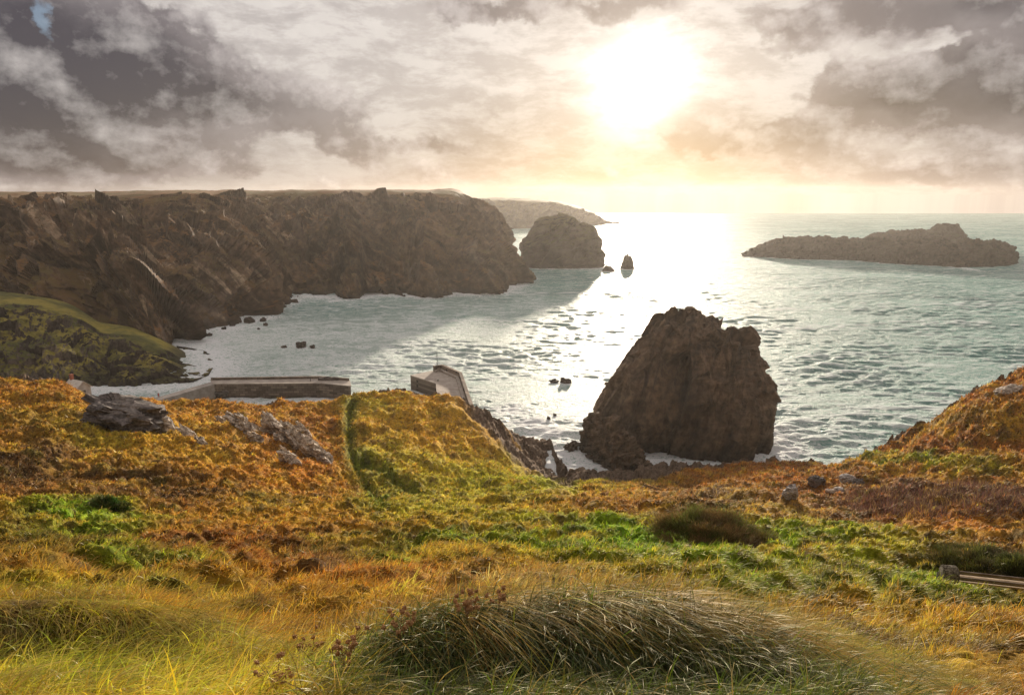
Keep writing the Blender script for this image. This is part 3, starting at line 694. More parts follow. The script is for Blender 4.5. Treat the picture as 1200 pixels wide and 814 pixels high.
def ring_rock(name, levels, m, label, cat, d0, seg=420, nr=260, big=3, mid=2, small=.8, s0=.06, off=0.0, depth=0.9, basez=-4, lean=0.0, group=None, foamw=9, flute=None):
    """levels: (py, px left, px right); d0 distance of its axis"""
    rows = []; ph = np.linspace(0, 2*math.pi, 41)[:-1]
    first = True
    for (py, xl, xr) in levels:
        l = world(xl, py, d0); r_ = world(xr, py, d0); cx_ = (l[0]+r_[0])/2; hw = (r_[0]-l[0])/2; z = l[2]
        if first: z = basez
        dp = hw*depth
        p = 0.9
        c_, s_ = np.cos(ph), np.sin(ph)
        rows.append(np.stack([cx_+hw*np.sign(c_)*np.abs(c_)**p, d0+lean*max(z, 0)+dp*np.sign(s_)*np.abs(s_)**p, np.full_like(ph, z)], -1))
        if first:
            for q in rows[0][::2]: SHORE.append((q[0], q[1], foamw))
        first = False
    top = rows[-1].mean(0); rows.append(np.repeat(top[None], len(ph), 0)+np.array([0, 0, 0.3]))
    A_ = np.array(rows); A_ = np.concatenate([A_[:, -1:], A_, A_[:, :2]], 1)
    zs = np.linspace(0, len(A_)-1, nr)
    g = catmull(A_, zs); g = catmull(np.swapaxes(g, 0, 1).copy(), 1+np.linspace(0, len(ph), seg+1)[:-1]); g = np.swapaxes(g, 0, 1)
    # normals with wrap
    gw = np.concatenate([g[:, -1:], g, g[:, :1]], 1); Nn = normals(gw)[:, 1:-1]
    cen = g.mean(1, keepdims=True); s = np.sign(((g-cen)*Nn).sum(-1).mean()); Nn = Nn*s
    tr = np.repeat(np.linspace(0, 1, nr)[:, None], seg, 1); fade = 1-0.75*smooth(tr, 0.9, 1.0)
    g = rough_rock(g, big, mid, small, s0, off=off, fade=fade, nf=Nn.reshape(-1, 3), flute=flute)
    me = np_mesh(name, g.reshape(-1, 3), grid_quads(nr, seg, True), smooth_=False)
    return tag(obj(name, me, m), label, cat, group)
ring_rock('sea_stack', [(575, 757, 893), (548, 753, 893), (525, 742, 894), (508, 728, 896), (494, 714, 897), (480, 705, 898), (465, 710, 897), (450, 717, 894), (432, 731, 886), (415, 746, 881), (403, 757, 879), (397, 762, 877), (392, 768, 866), (387, 772, 845), (380, 776, 835), (374, 794, 826), (368, 808, 820), (363, 813, 817)],
          M['stack'], 'tall dark pyramid shaped sea stack standing in the surf', 'sea stack', 178, seg=640, nr=420, big=1.6, mid=3.6, small=1.3, s0=.05, off=21.0, depth=.78, lean=0.12, foamw=11, flute=(.30, .1, .95))
def ridge_rock(name, cols, m, label, cat, dep, nc=200, big=1, mid=.8, small=.3, s0=.1, off=0., group=None, foamw=6, basez=-3):
    """cols: (px, waterline py, top py); dep = full depth in metres"""
    rows = [[], [], [], [], [], [], []]
    for i, (px, bp, tp) in enumerate(cols):
        b = at_z(px, bp, 0.0); d1 = b[1]; e = min(1, 0.35+min(i, len(cols)-1-i)*0.4); D_ = dep*e
        t = world(px, tp, d1+D_*.45); zt = max(t[2], 0.2); a = b[0]/b[1]
        for r_, (dd, zz) in enumerate([(-.05, basez), (0, 0.0), (.12, zt*.62), (.45, zt), (.75, zt*.7), (1.0, 0.0), (1.1, basez)]):
            y = d1+dd*D_; x = px_x = az_of(px, bp if r_ < 2 else (bp+tp)/2)*y
            rows[r_].append((x, y, zz))
        SHORE.append((b[0], d1, foamw)); SHORE.append((b[0]*(d1+D_)/d1, d1+D_, foamw))
    G_ = loft(np.array(rows), 150, nc); Nn = normals(G_)
    if Nn[..., 2].mean() < 0: Nn = -Nn
    G_ = rough_rock(G_, big, mid, small, s0, off=off, nf=Nn.reshape(-1, 3))
    me = np_mesh(name, G_.reshape(-1, 3), grid_quads(*G_.shape[:2]), smooth_=False)
    return tag(obj(name, me, m), label, cat, group)
ridge_rock('island', [(870, 301, 300), (882, 301, 292), (905, 302, 282), (925, 303, 279), (945, 304, 279), (975, 305, 278), (1010, 306, 280), (1035, 308, 281), (1060, 310, 281), (1090, 311, 281), (1120, 313, 281), (1150, 313, 282), (1172, 312, 285), (1186, 310, 292), (1192, 305, 303)],
           M['island'], 'low flat island of dark rock offshore on the right', 'island', 90, 420, 3, 2.5, 1.2, .035, 7.)
ridge_rock('islet', [(1010, 291, 284), (1020, 291, 275), (1035, 291, 272), (1060, 291, 271), (1082, 291, 270), (1092, 291, 267), (1100, 291, 264), (1118, 291, 263.5), (1124, 291, 268), (1130, 291, 278), (1136, 291, 288)],
           M['island'], 'rocky peak rising behind the flat offshore island', 'island', 90, 300, 3, 2.5, 1.2, .035, 57.)
ring_rock('islet', [(325, 610, 712), (316, 611, 709), (300, 611, 708), (288, 612, 707), (278, 616, 704), (268, 622, 695), (260, 630, 684), (255, 640, 674), (252, 648, 666)],
          M['far_cliff'], 'rounded hazy islet off the tip of the headland', 'islet', 645, seg=260, nr=120, big=4, mid=3.0, small=1.2, s0=.018, off=3., depth=.6, foamw=8)
ring_rock('sea_rock', [(320, 727, 744), (315, 727, 743), (308, 729, 742), (302, 731, 739), (297, 734, 736)], M['far_cliff'], 'small pointed rock standing alone in the sun glitter', 'rock', 622, 80, 50, .6, .8, .4, .06, 8., foamw=4)
ridge_rock('sea_rock', [(706, 318, 317), (710, 318, 312), (716, 318, 313), (720, 318, 317)], M['far_cliff'], 'flat ledge at the right foot of the hazy islet', 'rock', 20, 60, .6, .6, .3, .1, 3., foamw=4)
ridge_rock('tidal_rock', [(679, 527, 520), (686, 531, 494), (694, 535, 486), (706, 545, 489), (720, 556, 491), (733, 560, 505), (745, 561, 522), (758, 562, 540), (772, 562, 550), (788, 560, 556)],
           M['stack'], 'low jagged rock across a foaming channel from the sea stack', 'rock', 8, 260, .5, 1.0, .5, .11, 5.)

def rock_mesh(rx, ry, rz, seed, sub=3, am=.35, s0=None):
    import bmesh
    bm = bmesh.new(); bmesh.ops.create_icosphere(bm, subdivisions=sub, radius=1.0)
    V = np.array([v.co[:] for v in bm.verts]); Fc = np.array([[v.index for v in f.verts] for f in bm.faces]); bm.free()
    N = V.copy(); V = np.sign(V)*np.abs(V)**.8
    V = V+N*(facet(V, 1.1, seed*3.7)*am+facet(V, 2.6, seed*1.3)*am*.4)[:, None]
    V *= np.array([rx, ry, rz])
    return np_mesh('rock', V, Fc, smooth_=False)
def sea_rock(px, py, wpx, hpx, label, group=None, seed=1, m='sea_rock', name='sea_rock'):
    P = at_z(px, py, 0.0); sc = P[1]/F; w = wpx*sc/2; h = hpx*sc
    o = obj(name, rock_mesh(w, w*.7, h*.8, seed, 4 if wpx > 12 else 3, .4), M[m]); o.location = (P[0], P[1]+w*.4, h*.12); o.rotation_euler = (0, 0, seed*1.3)
    SHORE.append((P[0], P[1], max(2.0, w*1.3)))
    return tag(o, label, 'rock', group)
g = 'dark rocks awash below the brown cliffs'
for i, (px, py, w, h) in enumerate([(262, 386, 6, 3), (272, 382, 7, 4), (279, 378, 9, 6), (291, 378, 11, 7), (308, 376, 9, 4), (311, 382, 6, 4), (245, 394, 7, 4), (303, 386, 4, 2)]):
    sea_rock(px, py, w, h, ['small dark rock nearest the foot of the cliff in the white surf', 'small dark rock in the surf', 'squat dark rock in the surf left of the largest one', 'largest dark rock of the cluster in the surf below the cliff', 'long low rock on the seaward edge of the surf cluster', 'small rock just below the long low rock in the surf', 'dark rock where the white surf meets the green promontory', 'tiniest rock in the surf under the largest one'][i], g, i+2)
sea_rock(352, 407, 15, 6, 'black rock alone in the milky bay water beyond the quay', None, 11)
sea_rock(366, 407, 6, 3, 'tiny rock just right of the black rock in the bay', None, 12)
sea_rock(332, 407, 8, 2, 'barely showing flat rock left of the black rock in the bay', None, 13)
sea_rock(663, 449, 13, 6, 'dark rock awash in open water above left of the sea stack', None, 14)
sea_rock(650, 448, 12, 3, 'flat awash ledge touching the dark rock left of the sea stack', None, 15)
sea_rock(643, 492, 6, 4, 'small black rock in swirling foam between knoll and sea stack', None, 16)
sea_rock(650, 487, 4, 3, 'tiny black rock beyond the small one in the swirling foam', None, 17)
sea_rock(615, 522, 14, 7, 'brown rock at the water edge under the grassy knoll', None, 18, 'stack')
sea_rock(625, 525, 8, 5, 'dark small rock beside the brown rock under the knoll', None, 19)
sea_rock(670, 528, 20, 11, 'rounded brown boulder in the surf left of the jagged rock', None, 20, 'stack')
sea_rock(692, 536, 14, 3, 'flat wet rock in foam at the foot of the jagged rock', None, 21)

# extra surf places: (x, y, w) from pixels on the water
for (px, py, w) in [(240, 400, 16), (265, 385, 16), (290, 375, 14), (220, 408, 14), (310, 372, 10), (345, 352, 9), (395, 352, 8), (480, 347, 8), (655, 530, 9), (665, 548, 11), (680, 560, 9), (700, 545, 6), (640, 545, 8), (700, 575, 8), (740, 570, 8),
                    (745, 515, 5), (765, 535, 6), (790, 548, 6), (830, 552, 6), (905, 530, 8), (900, 545, 7), (920, 525, 7), (640, 505, 9), (620, 495, 8), (600, 480, 8), (1175, 316, 28), (1150, 315, 18), (1198, 315, 22), (290, 466, 8), (330, 466, 9), (375, 466, 8), (300, 462, 7), (500, 458, 6)]:
    q = at_z(px, py, 0.0); SHORE.append((q[0], q[1], w))
for (px, py, rx, ry, w) in [(280, 400, 70, 70, 1.0), (420, 400, 90, 90, .75), (330, 430, 90, 70, .8), (600, 420, 90, 90, .45), (650, 520, 50, 50, .8), (520, 360, 120, 70, .35), (760, 480, 90, 60, .3), (330, 462, 40, 12, .9)]:
    q = at_z(px, py, 0.0); MILK.append((q[0], q[1], rx, ry, w))
build_sea()

# ------------------------------------------------------------------ harbour
def prism(name, poly, z0, z1, m, parent=None, bev=0.0, origin=None, shift_top=None):
    """poly (n,2) world; returns object with straight sides"""
    import bmesh
    o0 = np.array(origin if origin is not None else (0, 0, 0), float); poly = np.asarray(poly, float)
    bm = bmesh.new()
    z1s = z1 if hasattr(z1, '__len__') else [z1]*len(poly)
    a = [bm.verts.new((p[0]-o0[0], p[1]-o0[1], z0-o0[2])) for p in poly]; b = [bm.verts.new((p[0]-o0[0], p[1]-o0[1], z-o0[2])) for p, z in zip(poly, z1s)]
    bm.faces.new(a[::-1]); bm.faces.new(b); k = len(poly)
    for i in range(k): bm.faces.new((a[i], a[(i+1) % k], b[(i+1) % k], b[i]))
    bmesh.ops.recalc_face_normals(bm, faces=bm.faces)
    if bev: bmesh.ops.bevel(bm, geom=list(bm.edges), offset=bev, segments=2, affect='EDGES', profile=.6)
    me = bpy.data.meshes.new(name); bm.to_mesh(me); bm.free()
    return obj(name, me, m, parent)
QZ = 5.0
def q2(px, py, z=QZ): p = at_z(px, py, z); return np.array([p[0], p[1]])
# long quay on the left
a0 = q2(250, 449.5); a1 = q2(375, 448.5); a2 = q2(411, 452); b0 = q2(247, 444.5); b1 = q2(375, 442.5); b2 = q2(409, 445)
org = ((a0+b2)/2).tolist()+[0]
qy = empty('quay', org, 'long stone quay running out across the cove on the left', 'quay')
prism('wall', [a0, a1, a2, b2, b1, b0], -3, QZ-0.25, M['quay_wall'], qy, 0, org)
def inset(poly, k):
    poly = np.array(poly); c = poly.mean(0); dv = poly-c; L = np.linalg.norm(dv, axis=1, keepdims=True); return c+dv*(1+k/L)
prism('deck', inset([a0, a1, a2, b2, b1, b0], .25), QZ-0.247, QZ, M['quay_deck'], qy, 0.05, org)
out = np.array([b0, b1, b2]); inn = out+(np.array([a0, a1, a2])-out)*0.16
prism('parapet', [inn[0], inn[1], inn[2], out[2], out[1], out[0]], QZ+0.003, QZ+0.7, M['quay_wall'], qy, 0.08, org)
# rubble masonry at the quay's two ends, and seats of fallen stone
def boulder(name, P, rx, ry, rz, seed, m, label, cat='rock', group=None, rot=(0, 0, 0), sub=4, am=.35):
    o = obj(name, rock_mesh(rx, ry, rz, seed, sub, am), M[m]); o.location = tuple(P); o.rotation_euler = rot; return tag(o, label, cat, group)
k = 0
for (px, z, rr, lab) in [(262, 1.0, 3.0, 'rough rock against the left end of the quay wall'), (275, 0.2, 2.4, 'lower rock below the quay wall near its left end'), (290, 0.0, 1.8, 'small rock in the foam at the foot of the quay wall')]:
    P = at_z(px, 462, 1.0); boulder('harbour_rock', (P[0], P[1]+1, z), rr, rr*.8, rr*.9, 31+k, 'dark_slab', lab); k += 1
rs = []
for i, (px, h) in enumerate([(377, .8), (384, 1.2), (392, 1.0)]):
    p = at_z(px, 445.5, QZ); boulder('quay_stone', (p[0], p[1]+0.4, QZ+0.3), 1.3, .8, h*.7, 41+i, 'dark_slab',
       ['leftmost broken masonry lump on the quay end', 'tallest broken masonry lump on the quay end', 'broken masonry lump nearest the quay tip'][i], 'stone')
# right-hand quay
P_ = [q2(481, 439.5), q2(511, 449), q2(513, 475), q2(570, 500), q2(556, 480), q2(543, 441), q2(520, 432.5), q2(508, 434)]
org = (P_[1][0], P_[1][1], 0)
q = empty('quay', org, 'short stone quay with a high parapet beyond the grassy knoll', 'quay')
prism('wall', P_, -3, QZ-.25, M['quay_wall'], q, 0, org)
prism('deck', inset(P_, .25), QZ-.247, QZ, M['quay_deck'], q, .05, org)
line = [q2(507.5, 435), q2(520, 433.5), q2(541.5, 443), q2(555, 483), q2(566, 510)]
cen = np.array(P_).mean(0); L2 = []
for i, p in enumerate(line):
    a_ = line[max(0, i-1)]; b_ = line[min(len(line)-1, i+1)]; t = (b_-a_)/np.linalg.norm(b_-a_); nn = np.array([-t[1], t[0]])
    if np.dot(nn, cen-p) < 0: nn = -nn
    L2.append(p+nn*1.1)
prism('parapet', line+L2[::-1], QZ+.003, QZ+2.1, M['quay_wall'], q, .08, org)
L3 = [p+(l2-p)*1.05 for p, l2 in zip(line, L2)]; L4 = [p+(l2-p)*2.0 for p, l2 in zip(line, L2)]
prism('step', L3+L4[::-1], QZ+.003, QZ+.7, M['quay_deck'], q, .05, org)
for i in range(len(line)-1): SHORE.append((line[i][0]+4, line[i][1], 6))
# mast with a yard and a lamp on the quay head
def tube(bm, a, b, r, seg=8, r2=None):
    import bmesh
    a = Vector(a); b = Vector(b); r2 = r if r2 is None else r2; dv = (b-a); L = dv.length
    mt = dv.to_track_quat('Z', 'Y').to_matrix().to_4x4(); mt.translation = (a+b)/2
    bmesh.ops.create_cone(bm, cap_ends=True, segments=seg, radius1=r, radius2=r2, depth=L, matrix=mt)
def bm_obj(name, build, m, parent=None, sm=False):
    import bmesh
    bm = bmesh.new(); build(bm); me = bpy.data.meshes.new(name); bm.to_mesh(me); bm.free()
    if sm:
        for p in me.polygons: p.use_smooth = True
    return obj(name, me, m, parent)
mp = q2(512.5, 434.2); mast = empty('mast', (mp[0], mp[1], QZ), 'thin dark mast on the head of the short quay', 'mast')
bm_obj('pole', lambda bm: tube(bm, (0, 0, 0), (0, 0, 6.6), .13, 10, .07), M['metal'], mast)
bm_obj('base', lambda bm: tube(bm, (0, 0, 0), (0, 0, .9), .30, 10, .22), M['metal'], mast)
bm_obj('crossarm', lambda bm: tube(bm, (-.5, 0, 5.2), (.5, 0, 5.2), .05), M['metal'], mast)
bol = q2(520, 447.5)
def bollard_b(bm): tube(bm, (0, 0, 0), (0, 0, .55), .22, 12, .18); tube(bm, (0, 0, .55), (0, 0, .75), .3, 12, .26)
o = bm_obj('bollard', bollard_b, M['metal']); o.location = (bol[0]-2, bol[1]+1, QZ); tag(o, 'dark mooring bollard on the short quay deck', 'bollard')
# slipway
sl_ = []
for (px, py, z) in [(256, 448.5, QZ), (230, 456, 4.3), (205, 463.5, 3.6), (185, 469, 3.2)]: p = at_z(px, py, z); sl_.append(p)
Vs = []
for i, p in enumerate(sl_):
    t = sl_[min(i+1, 3)]-sl_[max(i-1, 0)]; t[2] = 0; t /= np.linalg.norm(t); nn = np.array([-t[1], t[0], 0])
    if nn[1] < 0: nn = -nn
    Vs += [p-nn*0.05+[0, 0, -4.5], p-nn*0.05, p+nn*3.4, p+nn*3.4+[0, 0, -4.5]]
Vs = np.array(Vs); me = np_mesh('slipway', Vs, np.array([[i*4+j, (i+1)*4+j, (i+1)*4+j+1, i*4+j+1] for i in range(3) for j in range(3)]), smooth_=False)
tag(obj('slipway', me, M['road']), 'pale concrete slipway road leading to the long quay', 'slipway', kind='structure')

# hut below the crest at far left
hd = 150.0; hp = world(92, 462, hd); hz = hp[2]-0.4
hut = empty('hut', (hp[0], hp[1], hz), 'small pale roofed hut half hidden behind the left slope', 'hut', rz=math.radians(-28))
L_, W_, H_ = 4.6, 3.2, 2.3
def hutw(bm):
    v = [(-L_/2, -W_/2, 0), (L_/2, -W_/2, 0), (L_/2, W_/2, 0), (-L_/2, W_/2, 0), (-L_/2, -W_/2, H_), (L_/2, -W_/2, H_), (L_/2, W_/2, H_), (-L_/2, W_/2, H_), (-L_/2, 0, H_+1.4), (L_/2, 0, H_+1.4)]
    b = [bm.verts.new(x) for x in v]
    for f in ((0, 1, 5, 4), (1, 2, 6, 9, 5), (2, 3, 7, 6), (3, 0, 4, 8, 7), (0, 3, 2, 1)): bm.faces.new([b[i] for i in f])
bm_obj('wall', hutw, M['whitewash'], hut)
def slab_roof(sg):
    def f(bm):
        n0 = np.array([0, -sg*1.4, W_/2]); n0 = n0/np.linalg.norm(n0)*.14
        e = [(-L_/2-.3, sg*(W_/2+.3), H_-.26), (L_/2+.3, sg*(W_/2+.3), H_-.26), (L_/2+.3, 0, H_+1.4), (-L_/2-.3, 0, H_+1.4)]
        n1 = np.array([0, sg*1.4, W_/2]); n1 = n1/np.linalg.norm(n1)*.14
        lo = [bm.verts.new(np.array(x)+n1*.05) for x in e]; hi = [bm.verts.new(np.array(x)+n1) for x in e]
        bm.faces.new(hi); bm.faces.new(lo[::-1])
        for i in range(4): bm.faces.new((lo[i], lo[(i+1) % 4], hi[(i+1) % 4], hi[i]))
    return f
rf = bm_obj('roof', slab_roof(-1), M['roof'], hut); bm_obj('roof', slab_roof(1), M['roof'], hut)
def box(bm, c, s):
    import bmesh
    from mathutils import Matrix
    bmesh.ops.create_cube(bm, size=1.0, matrix=Matrix.Translation(c) @ Matrix.Diagonal((s[0], s[1], s[2], 1)))
bm_obj('chimney', lambda bm: (box(bm, (-L_/2+.5, 0, H_+1.9), (.6, .6, 1.3)), box(bm, (-L_/2+.5, 0, H_+2.58), (.75, .75, .12))), M['brick'], hut)
wd = bm_obj('window', lambda bm: box(bm, (L_/2+.02, 0, 1.4), (.1, .9, .8)), M['whitewash'], hut); bm_obj('pane', lambda bm: box(bm, (L_/2+.075, 0, 1.4), (.02, .7, .6)), M['glass'], wd)
bm_obj('door', lambda bm: box(bm, (-.6, -W_/2-.03, 1.0), (.9, .07, 1.95)), M['brick'], hut)

# distant people (a few pixels tall)
def person(P, label, top, rz=0.0, stride=.12):
    joints = {'pel': (0, 0, .95), 'ch': (0, 0, 1.28), 'nk': (0, 0, 1.47), 'hd': (0, .02, 1.62), 'ht': (0, .02, 1.74),
              'sl': (-.18, 0, 1.40), 'el': (-.24, .02, 1.12), 'hl': (-.23, .10, .88), 'sr': (.18, 0, 1.40), 'er': (.24, .0, 1.12), 'hr': (.22, .08, .88),
              'pl': (-.10, 0, .88), 'kl': (-.11, stride, .48), 'al': (-.11, stride*.6, .07), 'fl': (-.11, stride*.6+.16, .04),
              'pr': (.10, 0, .88), 'kr': (.11, -stride*.3, .48), 'ar': (.11, -stride*1.2, .09), 'fr': (.11, -stride*1.2+.16, .04)}
    rad = dict(pel=.15, ch=.16, nk=.06, hd=.095, ht=.07, sl=.07, el=.05, hl=.035, sr=.07, er=.05, hr=.035, pl=.10, kl=.06, al=.045, fl=.035, pr=.10, kr=.06, ar=.045, fr=.035)
    ks = list(joints); ed = [('pel', 'ch'), ('ch', 'nk'), ('nk', 'hd'), ('hd', 'ht'), ('ch', 'sl'), ('sl', 'el'), ('el', 'hl'), ('ch', 'sr'), ('sr', 'er'), ('er', 'hr'), ('pel', 'pl'), ('pl', 'kl'), ('kl', 'al'), ('al', 'fl'), ('pel', 'pr'), ('pr', 'kr'), ('kr', 'ar'), ('ar', 'fr')]
    me = bpy.data.meshes.new('person'); me.from_pydata([joints[k] for k in ks], [(ks.index(a), ks.index(b)) for a, b in ed], [])
    o = obj('person', me, top); sk = o.modifiers.new('skin', 'SKIN'); 
    if not me.skin_vertices: me.skin_vertices.add() if hasattr(me.skin_vertices, 'add') else None
    for i, k in enumerate(ks):
        v = me.skin_vertices[0].data[i]; v.radius = (rad[k], rad[k]*(.72 if k in ('pel', 'ch') else 1)); v.use_root = (k == 'pel')
    o.modifiers.new('sub', 'SUBSURF').levels = 2; o.modifiers['sub'].render_levels = 2
    o.location = tuple(P); o.rotation_euler = (0, 0, rz); tag(o, label, 'person')
    hr = bm_obj('hair', lambda bm: __import__('bmesh').ops.create_icosphere(bm, subdivisions=2, radius=.115), M['hair'], o); hr.location = (0, -.01, 1.70); hr.scale = (1, 1.05, .8)
    hd_ = bm_obj('face', lambda bm: __import__('bmesh').ops.create_icosphere(bm, subdivisions=2, radius=.10), M['skin'], o); hd_.location = (0, .03, 1.63); hd_.scale = (.85, 1, 1.15)
    return o
try:
    p = q2(364, 446.5); person((p[0], p[1], QZ+.0), 'person in dark clothes standing on the long quay', M['dark_cloth'], 2.0)
    p = at_z(183, 467.5, 3.3); person((p[0], p[1]+1.6, 3.22), 'person in a red coat walking on the slipway', M['red_cloth'], 1.0, .2)
except Exception as e: print('person failed', e)

# ------------------------------------------------------------------ bench
def bar(bm, a, b, w, t, up=(0, 0, 1)):
    """plank from a to b, w wide (along cross), t thick"""
    from mathutils import Matrix
    import bmesh
    a = Vector(a); b = Vector(b); x = (b-a); L = x.length; x.normalize(); z = Vector(up); y = z.cross(x).normalized(); z = x.cross(y)
    mt = Matrix((x, y, z)).transposed().to_4x4(); mt.translation = (a+b)/2
    r = bmesh.ops.create_cube(bm, size=1.0, matrix=mt @ Matrix.Diagonal((L, w, t, 1)))
    bmesh.ops.bevel(bm, geom=list({e for v in r['verts'] for e in v.link_edges}), offset=min(w, t)*.15, segments=2, affect='EDGES')
BZ = BENCH[2]-0.05
bench = empty('bench', (BENCH[0], BENCH[1], BZ), 'weathered slatted bench with lichen covered ends at the right edge', 'bench', rz=math.radians(-13))
def end(bm):
    import bmesh
    prof = [(-.20, 0), (-.26, .25), (-.27, .5), (-.24, .68), (-.15, .78), (-.03, .80), (.08, .76), (.14, .66), (.16, .50), (.20, .46), (.27, .44), (.29, .38), (.24, .3), (.22, .15), (.24, 0), (.12, 0), (.08, .18), (-.02, .24), (-.09, .17), (-.10, 0)]
    a = [bm.verts.new((-.30, y, z)) for y, z in prof]; b = [bm.verts.new((.06, y, z)) for y, z in prof]
    bm.faces.new(a); bm.faces.new(b[::-1])
    for i in range(len(prof)): bm.faces.new((a[i], b[i], b[(i+1) % len(prof)], a[(i+1) % len(prof)]))
    bmesh.ops.recalc_face_normals(bm, faces=bm.faces)
    bmesh.ops.bevel(bm, geom=list(bm.edges), offset=.02, segments=2, affect='EDGES')
    bmesh.ops.triangulate(bm, faces=bm.faces); bmesh.ops.subdivide_edges(bm, edges=list(bm.edges), cuts=2, use_grid_fill=True)
    rr = random.Random(4)
    for v in bm.verts: v.co += Vector((rr.uniform(-1, 1), rr.uniform(-1, 1), rr.uniform(-1, 1)))*.008
LB = 1.9
e1 = bm_obj('end_support', end, M['lichen'], bench); e2 = bm_obj('end_support', end, M['lichen'], bench); e2.location = (LB+.24, 0, 0)
for (y, z, w, t, mm, nm) in [(-.20, .72, .10, .04, 'old_timber', 'backrest_slat'), (-.22, .56, .10, .04, 'old_timber', 'backrest_slat'), (-.10, .43, .13, .04, 'timber', 'seat_slat'), (.05, .43, .13, .04, 'timber', 'seat_slat'), (.20, .43, .13, .04, 'timber', 'seat_slat')]:
    back = nm.startswith('back')
    bm_obj(nm, lambda bm: bar(bm, (.063, y, z), (LB-.063, y, z), w, t, (0, 1, .15) if back else (0, 0, 1)), M[mm], bench)

# ------------------------------------------------------------------ rocks on the slopes
def slope_rock(px, py, w, h, seed, m, label, name='boulder', rot=(0, 0, 0), tmin=7, sink=.2, group=None, dep=.7, am=.35):
    P = ground_at(px, py, tmin); sc = P[1]/F; rx = w*sc/2; rz = h*sc/2
    return boulder(name, (P[0], P[1], P[2]+rz*(1-sink)*.6), rx, rx*dep, rz, seed, m, label, 'rock', group, rot, 5 if w > 25 else 4, am)
slope_rock(150, 493, 92, 34, 3, 'dark_slab', 'large dark slate outcrop with a pale right edge on the left slope', 'outcrop', (0, .22, 0), 11)
slope_rock(190, 503, 26, 22, 5, 'slab', 'pale broken rock at the right end of the dark outcrop', 'outcrop', (0, .3, 0), 11)
slabs = [(262, 492, 14, 10), (288, 500, 26, 34), (300, 513, 18, 18), (325, 505, 30, 36), (348, 520, 34, 44), (370, 530, 24, 34), (384, 538, 18, 28), (340, 538, 26, 18), (222, 508, 22, 12), (240, 517, 16, 8), (355, 505, 16, 18)]
labs = ['small pale slab between the dark outcrop and the main pale slabs', 'leftmost tall slanting slab on the orange slope', 'pale slab just below the leftmost tall slab', 'upper middle slanting slab on the orange slope', 'largest slanting pale slab on the orange slope', 'slanting slab right of the largest pale slab', 'rightmost slanting slab, nearest the old bank', 'low pale slab under the largest slanting slab', 'pale rock just right of the dark outcrop', 'small pale rock below the one beside the dark outcrop', 'short slab above the largest slanting slab']
for i, (px, py, w, h) in enumerate(slabs):
    w, h = max(w, h)*1.15, min(w, h)*.62
    slope_rock(px, py, w, h, 60+i, 'slab', labs[i], 'rock_slab', (0.25, .85, 0.2), 10, .55, 'pale slanting slabs on the orange slope', .5, .5)
slope_rock(926, 580, 20, 20, 81, 'white_rock', 'pale upright boulder on the brown bank right of centre', rot=(0, .3, .3), tmin=9)
slope_rock(955, 566, 17, 14, 82, 'dark_slab', 'grey boulder between the upright pale one and the white one', tmin=9)
slope_rock(993, 561, 19, 11, 83, 'white_rock', 'white flat topped boulder on the brown bank, rightmost of three', tmin=9)
slope_rock(1004, 565, 14, 9, 84, 'dark_slab', 'dark stone tucked against the white flat topped boulder', tmin=9)
slope_rock(983, 572, 12, 6, 85, 'white_rock', 'small white stone below the flat topped boulder', tmin=9)
slope_rock(971, 574, 10, 5, 86, 'slab', 'small pale stone left of the small white stone', tmin=9)
slope_rock(1180, 458, 26, 8, 87, 'slab', 'pale rock rib near the top of the right hand slope', 'outcrop', (0, -.4, 0), 12)

# ------------------------------------------------------------------ blades
def blades(Pb, lean, L, W, col, seg=3, droop=0.5, upv=None):
    """Pb (n,3) roots, lean (n,3) unit direction the tip goes, L lengths, W widths, col (n,3)"""
    k = len(Pb); up = np.array([0, 0, 1.0]) if upv is None else upv
    dirn = lean; hor = lean.copy(); hor[:, 2] = 0; hor /= np.linalg.norm(hor, axis=1, keepdims=True)+1e-6
    side = np.stack([-hor[:, 1], hor[:, 0], np.zeros(k)], -1)
    tw = RNG.uniform(-1, 1, k)[:, None]; side = side*np.cos(tw)+hor*np.sin(tw)
    V = np.zeros((k, seg*2+1, 3), np.float32); Cc = np.zeros((k, seg*2+1, 3), np.float32)
    dr = (droop*RNG.uniform(.4, 1.5, k))[:, None]
    for i in range(seg+1):
        t = i/seg
        c_ = Pb+dirn*(L[:, None]*t)+hor*(L[:, None]*dr*t*t*.5)-np.array([0, 0, 1.0])*(L[:, None]*dr*t*t*.75)
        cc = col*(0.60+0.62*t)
        if i < seg:
            w = (W*(1-t*.75)/2)[:, None]
            V[:, i*2] = c_-side*w; V[:, i*2+1] = c_+side*w; Cc[:, i*2] = cc; Cc[:, i*2+1] = cc
        else: V[:, seg*2] = c_; Cc[:, seg*2] = cc
    vb = (np.arange(k)*(seg*2+1))[:, None, None]
    qs = np.array([[i*2, i*2+1, i*2+3, i*2+2] for i in range(seg-1)], int).reshape(-1, 4)
    Qs = (vb+qs[None]).reshape(-1, 4) if seg > 1 else None
    Ts = (vb+np.array([[seg*2-2, seg*2-1, seg*2]])[None]).reshape(-1, 3)
    return V.reshape(-1, 3), ([Qs, Ts] if seg > 1 else [Ts]), Cc.reshape(-1, 3)
def blade_obj(name, parts, label, cat='grass', kind='stuff', m='blade', parent=None):
    V = np.concatenate([p[0] for p in parts]); Cc = np.concatenate([p[2] for p in parts]); off = 0; quads = []; tris = []
    for p in parts:
        for f in p[1]: (quads if f.shape[1] == 4 else tris).append(f+off)
        off += len(p[0])
    Qs = []
    if quads: Qs.append(np.concatenate(quads))
    if tris: Qs.append(np.concatenate(tris))
    me = np_mesh(name, V, Qs, Cc)
    return tag(obj(name, me, M[m], parent), label, cat, kind=kind)
